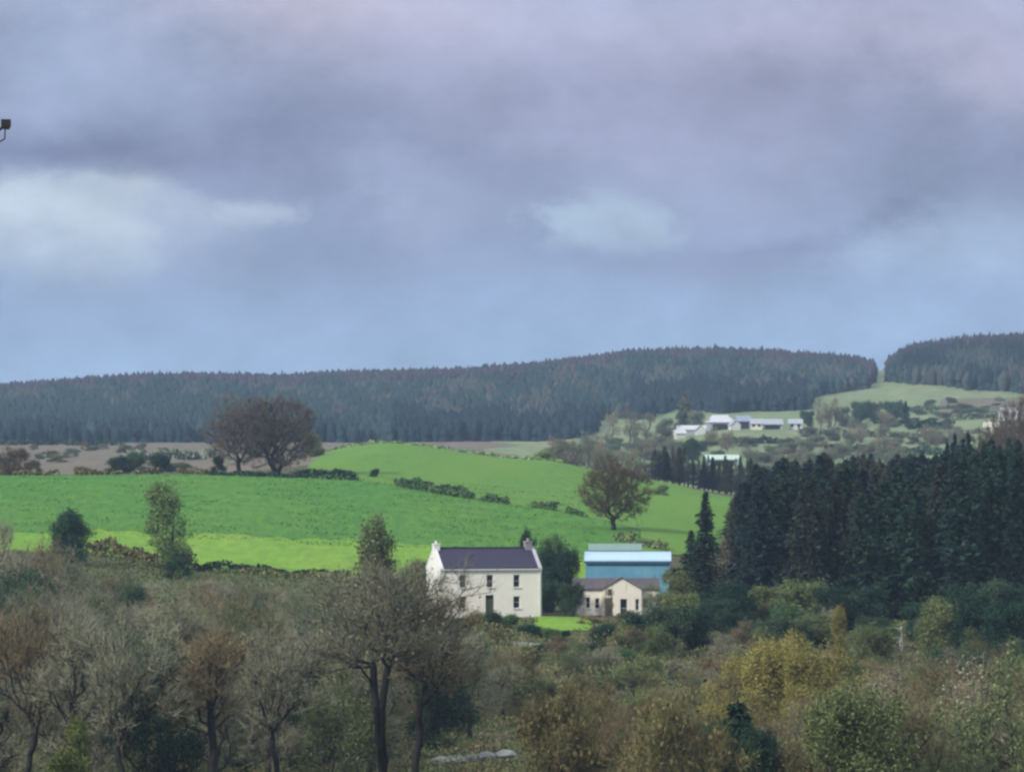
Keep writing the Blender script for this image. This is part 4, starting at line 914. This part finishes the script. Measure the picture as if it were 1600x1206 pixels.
# ------------------------------------------------------------------ foreground
P('giant', 600, 300, 15.2, 15.0, fol='twig_grey', label='big forked leafless tree with a wide brown crown and dark trunk, bottom centre', name='bare_tree', rz=2.0)
P('giantB', 648, 306, 13.2, 11.5, fol='twig_brown', bark='bark_dark', label='leafless tree with a thin dark trunk just right of the big forked one', name='bare_tree', rz=.7)
P('tallleaf', 577, 430, 14.6, 6.0, fol='twig_olive', bark='bark_dark', label='tall narrow brownish tree whose top stands before the bright green strip', name='bare_tree')
for px, Y, h, w, k, f, lab in [(112, 288, 12.4, 8.0, 'slimA', 'twig_grey', 'upright leafless tree with dark trunk, leftmost of the near row'), (208, 284, 12.0, 7.6, 'slimB', 'twig_grey', 'leafless tree with two dark stems, second of the near row from the left'), (330, 286, 11.6, 8.6, 'slimA', 'twig_brown', 'brownish leafless tree with dark forked trunk left of the big forked tree'),
                               (30, 300, 12.6, 8.0, 'slimB', 'twig_brown', 'leafless two-stemmed tree by the left edge, near row'), (440, 296, 11.2, 7.5, 'slimB', 'twig_grey', 'grey two-stemmed leafless tree just left of the big forked tree'), (268, 318, 12.4, 7.5, 'slimA', 'twig_grey', 'grey leafless tree behind the gap in the near row, left'), (385, 322, 12.0, 7.0, 'slimB', 'twig_olive', 'olive-grey two-stemmed tree behind the near row')]:
    P(k, px, Y, h, w, fol=f, bark='bark_dark', label=lab, name='bare_tree')
P('mixA', 615, 425, 9.5, 5.5, fol='twig_olive', label='shorter olive tree right of the tall narrow brownish one', name='bare_tree')
P('bareA', 30, 430, 13.4, 8.5, fol='twig_grey', label='tall grey leafless tree at the left edge, below the pasture', name='bare_tree')
P('bareB', -15, 440, 14.2, 7.5, fol='twig_grey', label='grey leafless tree cut by the left edge', name='bare_tree')
P('bareC', 70, 440, 11.5, 7.5, fol='twig_brown', label='brownish leafless tree just left of the dark round tree', name='bare_tree')
for px, Y, h, w, k, f, lab in [(12, 425, 13.6, 7.5, 'mixA', 'twig_grey', 'dense grey tree filling the left edge below the pasture'), (48, 435, 12.6, 7, 'mixB', 'twig_brown', 'dense brown tree second from the left edge below the pasture'), (92, 445, 10.6, 7, 'mixA', 'twig_grey', 'dense grey tree under the dark round tree'), (140, 460, 8.6, 7, 'mixB', 'twig_olive', 'dense olive tree right of and below the dark round tree')]:
    P(k, px, Y, h, w, fol=f, bark='bark_dark', label=lab, name='dense_tree')
P('leafA', 1256, 480, 6.2, 6.2, fol='leaf_olive', label='olive rounded tree in front of the conifer wood', name='olive_tree')
P('leafB', 1232, 470, 4.2, 4.5, fol='leaf_mid', label='green bush at the left foot of the olive rounded tree', cat='bush', name='bush')
P('bushB', 1290, 468, 3.2, 3.6, fol='twig_grey', label='greyish bush at the right foot of the olive rounded tree', cat='bush', name='bush')
P('tallleaf', 1315, 440, 5.6, 2.6, fol='leaf_yellow', label='thin yellow-green sapling before the conifer wood', name='sapling')
P('yellow', 1165, 375, 6.0, 6.0, fol='leaf_yellow', label='yellow willow, leftmost of the yellow clump', name='yellow_willow')
P('yellow', 1215, 372, 7.6, 8.0, fol='leaf_yellow', label='tallest yellow willow in the middle of the yellow clump', name='yellow_willow')
P('yellow', 1275, 368, 6.8, 7.4, fol='leaf_yellow', label='yellow willow at the right of the yellow clump', name='yellow_willow')
P('tallleaf', 1248, 378, 7.6, 3.6, fol='leaf_yellow', label='narrow yellow willow sticking up from the clump', name='yellow_willow')
for px, Y, h, w, lab in [(1130, 352, 5.0, 5.5, 'loose yellow-green thicket at the left foot of the yellow clump'), (1200, 345, 4.6, 6.0, 'loose yellow-green thicket at the front of the yellow clump'), (1330, 362, 5.4, 6.5, 'loose yellow-green thicket at the right foot of the yellow clump'), (1262, 350, 5.0, 6.0, 'loose yellow-green thicket in front of the right-hand yellow willow')]:
    P('mixB', px, Y, h, w, fol='leaf_yellow', bark='bark', label=lab, cat='bush', name='willow_thicket')
P('young', 1152, 276, 7.0, 6.2, fol='needle_mid', label='dark green pointed evergreen at the bottom, below the yellow willows', name='young_spruce')
P('yellow', 1126, 276, 6.2, 5.0, fol='leaf_dark', label='dark green shrub at the left foot of the pointed evergreen', cat='bush', name='bush')
P('yellow', 1184, 274, 6.0, 4.8, fol='leaf_dark', label='dark green shrub at the right foot of the pointed evergreen', cat='bush', name='bush')
for px, Y, h, w, fol, lab in [(1480, 445, 6.4, 6, 'leaf_olive', 'olive tree left of the dark trees at the right edge'), (1530, 440, 7.8, 6.6, 'leaf_dark', 'dark green leafy tree beneath the conifer wood at the right'), (1580, 430, 7.6, 6.5, 'leaf_dark', 'dark green tree at the right edge'),
                              (1600, 380, 7.5, 6.5, 'leaf_bluegreen', 'blue-green tree cut by the right edge'), (1550, 370, 6.2, 6.0, 'leaf_dark', 'dark green tree low at the right'), (1440, 470, 4.0, 4.6, 'leaf_dark', 'dark bush right of the pale stump'), (1500, 400, 5.0, 6, 'leaf_bluegreen', 'blue-green rounded bush right of centre of the right-hand thicket'),
                              (1370, 455, 3.0, 5.0, 'leaf_mid', 'green bush left of the pale stump')]:
    P(['leafA', 'leafB'][int(px) % 2], px, Y, h, w, fol=fol, label=lab, name='leafy_tree')
for px, Y, h, w, lab in [(130, 268, 6.6, 2.6, 'lime-green sapling at the lower left, the taller'), (100, 266, 4.8, 3.4, 'lime-green sapling at the lower left, the middle one'), (62, 262, 3.6, 3.8, 'lime-green low shrub in the bottom left corner')]:
    P('tallleaf', px, Y, h, w, fol='leaf_lime', label=lab, name='lime_sapling')
P('bushB', 885, 300, 5.2, 4.6, fol='twig_rust', label='reddish brown bush at the bottom, right of centre', cat='bush', name='bush')
P('bushB', 905, 285, 4.0, 4.0, fol='twig_rust', label='second reddish brown bush at the bottom, nearer the camera', cat='bush', name='bush')
P('tallleaf', 255, 330, 6.6, 3.0, fol='leaf_brown', label='tawny-leaved sapling in the grey thicket, lower left', name='sapling')
r = np.random.default_rng(77)
for i in range(34):
    px = 1110+i*14.5+r.normal()*6; Y = r.uniform(455, 498)
    if 1375 < px < 1440: continue
    fol = ['leaf_dark', 'leaf_dark', 'leaf_olive', 'leaf_bluegreen', 'leaf_dark'][r.integers(5)]; sh = {'leaf_dark': 'dark', 'leaf_mid': 'mid green', 'leaf_olive': 'olive', 'leaf_bluegreen': 'blue-green'}[fol]
    wh = 'left part' if px < 1250 else 'middle part' if px < 1430 else 'right part'
    P(['leafA', 'leafB'][r.integers(2)], px, Y, r.uniform(3.0, 6.0), r.uniform(4.0, 6.4), fol=fol, label=sh+' shrub at the foot of the conifer wood, '+wh, cat='shrub', name='edge_shrub', group=sh+' shrubs at the foot of the conifer wood, '+wh)
for i in range(16):
    px = 690+i*25+r.normal()*7; Y = r.uniform(440, 474)
    fol = ['leaf_brown', 'leaf_olive', 'leaf_mid', 'leaf_dark'][r.integers(4)]; sh = {'leaf_dark': 'dark', 'leaf_mid': 'mid green', 'leaf_olive': 'olive', 'leaf_brown': 'brown'}[fol]
    wh = 'farmhouse' if px < 850 else 'lawn and cottage'
    P('bushA' if fol != 'leaf_brown' else 'bushB', px, Y, r.uniform(.9, 1.9), r.uniform(1.8, 3.4), fol=fol, label='small '+sh+' shrub on the slope below the '+wh, cat='shrub', name='slope_shrub', group='small '+sh+' shrubs on the slope below the '+wh)
r = np.random.default_rng(88)
for i in range(95):
    px = r.uniform(780, 1560); Y = r.uniform(352, 458)
    if 1375 < px < 1435 and Y > 400: continue
    fol = ['twig_brown', 'leaf_brown', 'twig_olive', 'twig_grey', 'leaf_olive'][r.integers(5)]; sh = {'twig_brown': 'brown twiggy', 'leaf_brown': 'brown-leaved', 'twig_olive': 'olive', 'twig_grey': 'grey twiggy', 'leaf_olive': 'olive-green'}[fol]
    wh = 'under the houses' if px < 1000 else 'left of the yellow clump' if px < 1120 else 'around the yellow clump' if px < 1350 else 'towards the right edge'
    wh += ', farther side' if Y > 405 else ', nearer side'
    P(['bushB', 'mixB', 'bareD', 'mixB'][r.integers(4)], px, Y, r.uniform(1.6, 3.4 if px < 1120 else 4.2), r.uniform(3, 6), fol=fol, bark='bark_dark', label='low '+sh+' bush in the rough brush '+wh, cat='bush', name='brush', group='low '+sh+' bushes in the rough brush '+wh)
# pale dead trunk
def snag():
    Y = 455; h = thing('dead_trunk', (wx(1407, Y), Y, (HZ-1034)/F*Y), 0, 'pale barkless dead trunk with a broken crosspiece, before the conifer wood', 'dead tree')
    m = MB(); m.tube((0, 0, -1.0), (.05, 0, 1.4), .24, .20); m.tube((.05, 0, 1.35), (-.04, 0, 3.1), .20, .16); m.build('trunk', M['bark_pale'], h)
    m = MB(); m.tube((-.04, 0, 3.05), (-.65, .1, 3.3), .09, .05, 6); m.tube((-.04, 0, 3.05), (.12, .1, 3.35), .07, .05, 6); m.build('branch', M['bark_pale'], h)
snag()
for i, (px, py) in enumerate([(690, 1199), (712, 1203), (738, 1200), (760, 1204), (790, 1202)]):
    Y = 328+2*i; r2 = np.random.default_rng(i); th_ = np.linspace(0, math.pi, 7)[1:-1]; V = [(0, 0, .0)]
    V = rdir(r2, 60)*[.75, .5, .42]*(.85+.3*r2.random((60, 1)))
    import bmesh
    bm = bmesh.new(); [bm.verts.new(v) for v in V]; res = bmesh.ops.convex_hull(bm, input=bm.verts); 
    for v in [v for v in bm.verts if not v.link_faces]: bm.verts.remove(v)
    me = bpy.data.meshes.new('boulder'); bm.to_mesh(me); bm.free(); me.materials.append(M['lichen'])
    zz = (HZ-py)/F*Y
    o = link('boulder', me, loc=(wx(px, Y), Y, gz(px, Y)+.70)); o.scale = (.95, .8, .8)
    prop(o, 'pale grey boulder half hidden in the undergrowth at the bottom edge', 'boulder', 'pale boulders at the bottom edge')
# thicket
r = np.random.default_rng(41); occ = []
topA = lambda px: np.interp(px, [-60, 40, 90, 150, 230, 320, 420, 500, 560, 700, 780, 820, 860, 1000, 1080, 1120, 1200, 1300, 1360, 1420, 1480, 1600, 1700],
                            [835, 850, 885, 893, 896, 900, 910, 915, 930, 950, 1000, 1030, 1062, 1062, 1062, 1060, 1080, 1050, 1035, 1045, 1010, 990, 990])
def where2(px, Y):
    a = ('below the left part of the pasture' if px < 250 else 'below the bright green strip' if px < 480 else 'round the big forked tree' if px < 780 else 'under the garden of the two houses' if px < 1100 else 'round the yellow willows' if px < 1350 else 'at the right, under the conifer wood')
    return a+(', nearest row' if Y < 300 else ', middle rows' if Y < 370 else ', far rows' if Y < 460 else ', farthest rows')
cnt = 0
for it in range(9000):
    if cnt >= 299: break
    px = r.uniform(-70, 1680); Y = r.uniform(252, 552) if r.random() < .5 else r.uniform(360, 550)
    if Y > 470 and (px > 655 or Y > D_low(px)-6) and not (px > 1330 and Y < 520): continue
    lim = 3.9 if px < 800 else 3.9
    if Y > 395 and 790 < px < 1120: continue
    if 335 < Y < 395 and 1120 < px < 1330: continue
    if Y < 306 and 490 < px < 720: continue
    if Y < 300 and px < 490: continue
    if Y < 296 and 1085 < px < 1225: continue
    if Y < 342 and 655 < px < 825: continue
    x = wx(px, Y)
    if any((x-a)**2+(Y-c)**2 < lim**2*(1+(Y-250)/400) for a, c in occ): continue
    base = HZ-F*gz(px, Y)/Y; hm = (base-topA(px)-r.uniform(0, 40 if Y < 440 else 12))*Y/F
    if hm < 1.6: continue
    if 1085 < px < 1225 and Y < 330: hm = min(hm, 4)
    h = min(hm, r.uniform(6.5, 11.5)); occ.append((x, Y)); cnt += 1
    if px < 790:
        key, fol = [('bareA', 'twig_grey'), ('bareB', 'twig_grey'), ('bareC', 'twig_brown'), ('bareD', 'twig_grey'), ('mixA', 'twig_olive'), ('mixB', 'twig_olive'), ('bareC', 'twig_grey'), ('yellow', 'leaf_bluegreen')][r.integers(8)]
    elif px < 1110:
        key, fol = [('mixB', 'leaf_brown'), ('bareD', 'twig_brown'), ('mixB', 'twig_olive'), ('bushB', 'leaf_brown'), ('bareD', 'twig_rust'), ('mixB', 'leaf_brown')][r.integers(6)]
    else:
        key, fol = [('mixB', 'twig_olive'), ('bareD', 'twig_brown'), ('mixB', 'leaf_brown'), ('yellow', 'leaf_olive'), ('bareC', 'twig_brown'), ('mixA', 'twig_pale')][r.integers(6)]
    look = {'twig_grey': 'grey leafless', 'twig_brown': 'brown leafless', 'twig_olive': 'olive thin-leaved', 'leaf_bluegreen': 'blue-green leafy', 'leaf_brown': 'brown-leaved', 'twig_rust': 'rusty leafless', 'leaf_olive': 'olive leafy', 'twig_pale': 'pale leafless'}[fol]
    small = h < 4.5; wd = h*r.uniform(.7, .95)+(1.2 if small else 0)
    P(key, px, Y, h, wd, fol=fol, bark='bark_dark' if r.random() < .5 else 'bark', label=look+(' low' if small else '')+' tree of the thicket '+where2(px, Y), name='thicket_tree', group=look+(' low' if small else '')+' thicket trees '+where2(px, Y))
# undergrowth and grass
def cover(name, label, mats, n, ulo, uhi, ylo, yhi, hmax, size, seed, idx, excl=None):
    r = np.random.default_rng(seed); Y = ylo+(yhi-ylo)*r.random(n); U = ulo+(uhi-ulo)*r.random(n); X = wx(U, Y)
    cl = fnoise(X, Y, .35, seed+1); hh = hmax*np.clip(.55+.4*cl, .08, 1.3)
    if excl is not None: k = ~excl(U, Y); U, Y, X, hh = U[k], Y[k], X[k], hh[k]
    n = len(U); Pn = np.stack([X, Y, g(X, Y)+hh*r.random(n)**.8], 1); v, f = cards(Pn, size, r)
    return prop(link(name, mesh(name, v, f, [M[m] for m in mats], idx(U, Y, r))), label, 'plants', kind='stuff')
cover('undergrowth', 'brown and olive brambles and rough scrub covering the slope below the houses', ['leaf_brown', 'leaf_olive', 'twig_brown', 'leaf_mid'], 400000, -300, 1950, 235, 476, 1.6, .16, 5,
      lambda U, Y, r: np.where(fnoise(U*.5, Y, .12, 8)+r.normal(size=len(U))*.5 > .3, 1, np.where(r.random(len(U)) < .5, 0, np.where(r.random(len(U)) < .65, 2, 3))))
cover('rough_grass', 'rough tussocky grass round the houses and under the pasture hedges', ['leaf_olive', 'leaf_mid', 'leaf_brown'], 150000, -300, 1950, 474, 580, .7, .20, 6,
      lambda U, Y, r: np.where(r.random(len(U)) < .4, 1, np.where(r.random(len(U)) < .6, 0, 2)),
      lambda U, Y: ((U > 668) & (U < 1045) & (Y > 497)) | ((U > 840) & (U < 922) & (Y > 477) & (Y < 504)) | (Y > np.interp(U, [-600]+[40*i for i in range(27)], [D_low(-600)]+[D_low(40.*i) for i in range(27)])-.5))
M['tuft'] = foliage('tuft', (.050,.190,.045), (.100,.240,.050), (.035,.120,.035), island=.4)
cover('grass_tufts', 'short uneven grass tufts dotted over the green fields', ['tuft'], 42000, -80, 930, 625, 795, .22, .22, 9, lambda U, Y, r: np.zeros(len(U), int))
# ------------------------------------------------------------------ pole at the left edge
def pole():
    Y = 60; x = wx(-70, Y); z = gz(-70, Y)
    h = thing('utility_pole', (x, Y, z), 0, 'dark bracket arm with a blocky insulator, cut by the left edge against the sky', 'pole')
    tz = (HZ-228)/F*Y-z; ax = wx(9, Y)-x; az_ = (HZ-190)/F*Y-z
    m = MB(); m.tube((0, 0, -1), (0, 0, az_+1.0), .13, .10, 10); m.build('pole', M['bark_dark'], h)
    m = MB(); m.tube((0, 0, tz-.22), (ax-.015, 0, az_-.055), .020, .018, 8); m.build('arm', M['dark_inside'], h)
    m = MB(); m.tube((ax-.20, -.01, tz-.02), (ax-.012, -.01, tz+.085), .009, .009, 6); m.tube((ax-.012, -.01, tz+.085), (ax-.005, -.01, az_-.06), .009, .009, 6); m.build('stay', M['dark_inside'], h)
    m = MB(); m.box(ax-.055, ax+.060, -.05, .05, az_-.075, az_+.025); m.box(ax-.030, ax+.045, -.04, .04, az_-.10, az_-.075); m.build('insulator', M['dark_inside'], h)
pole()
# ------------------------------------------------------------------ haze
def haze(density=.00011):
    m = bpy.data.materials.new('haze'); m.use_nodes = True; t = m.node_tree; t.nodes.clear()
    v = t.nodes.new('ShaderNodeVolumePrincipled'); o = t.nodes.new('ShaderNodeOutputMaterial'); t.links.new(v.outputs[0], o.inputs['Volume'])
    v.inputs['Color'].default_value = (.52, .72, 1.0, 1); v.inputs['Density'].default_value = density; v.inputs['Anisotropy'].default_value = .1
    mb = MB(); mb.box(-2200, 2200, -320, 4560, -30, 95); ob = mb.build('haze', m); prop(ob, 'thin blue haze lying over the whole valley', 'haze', kind='stuff')
haze()
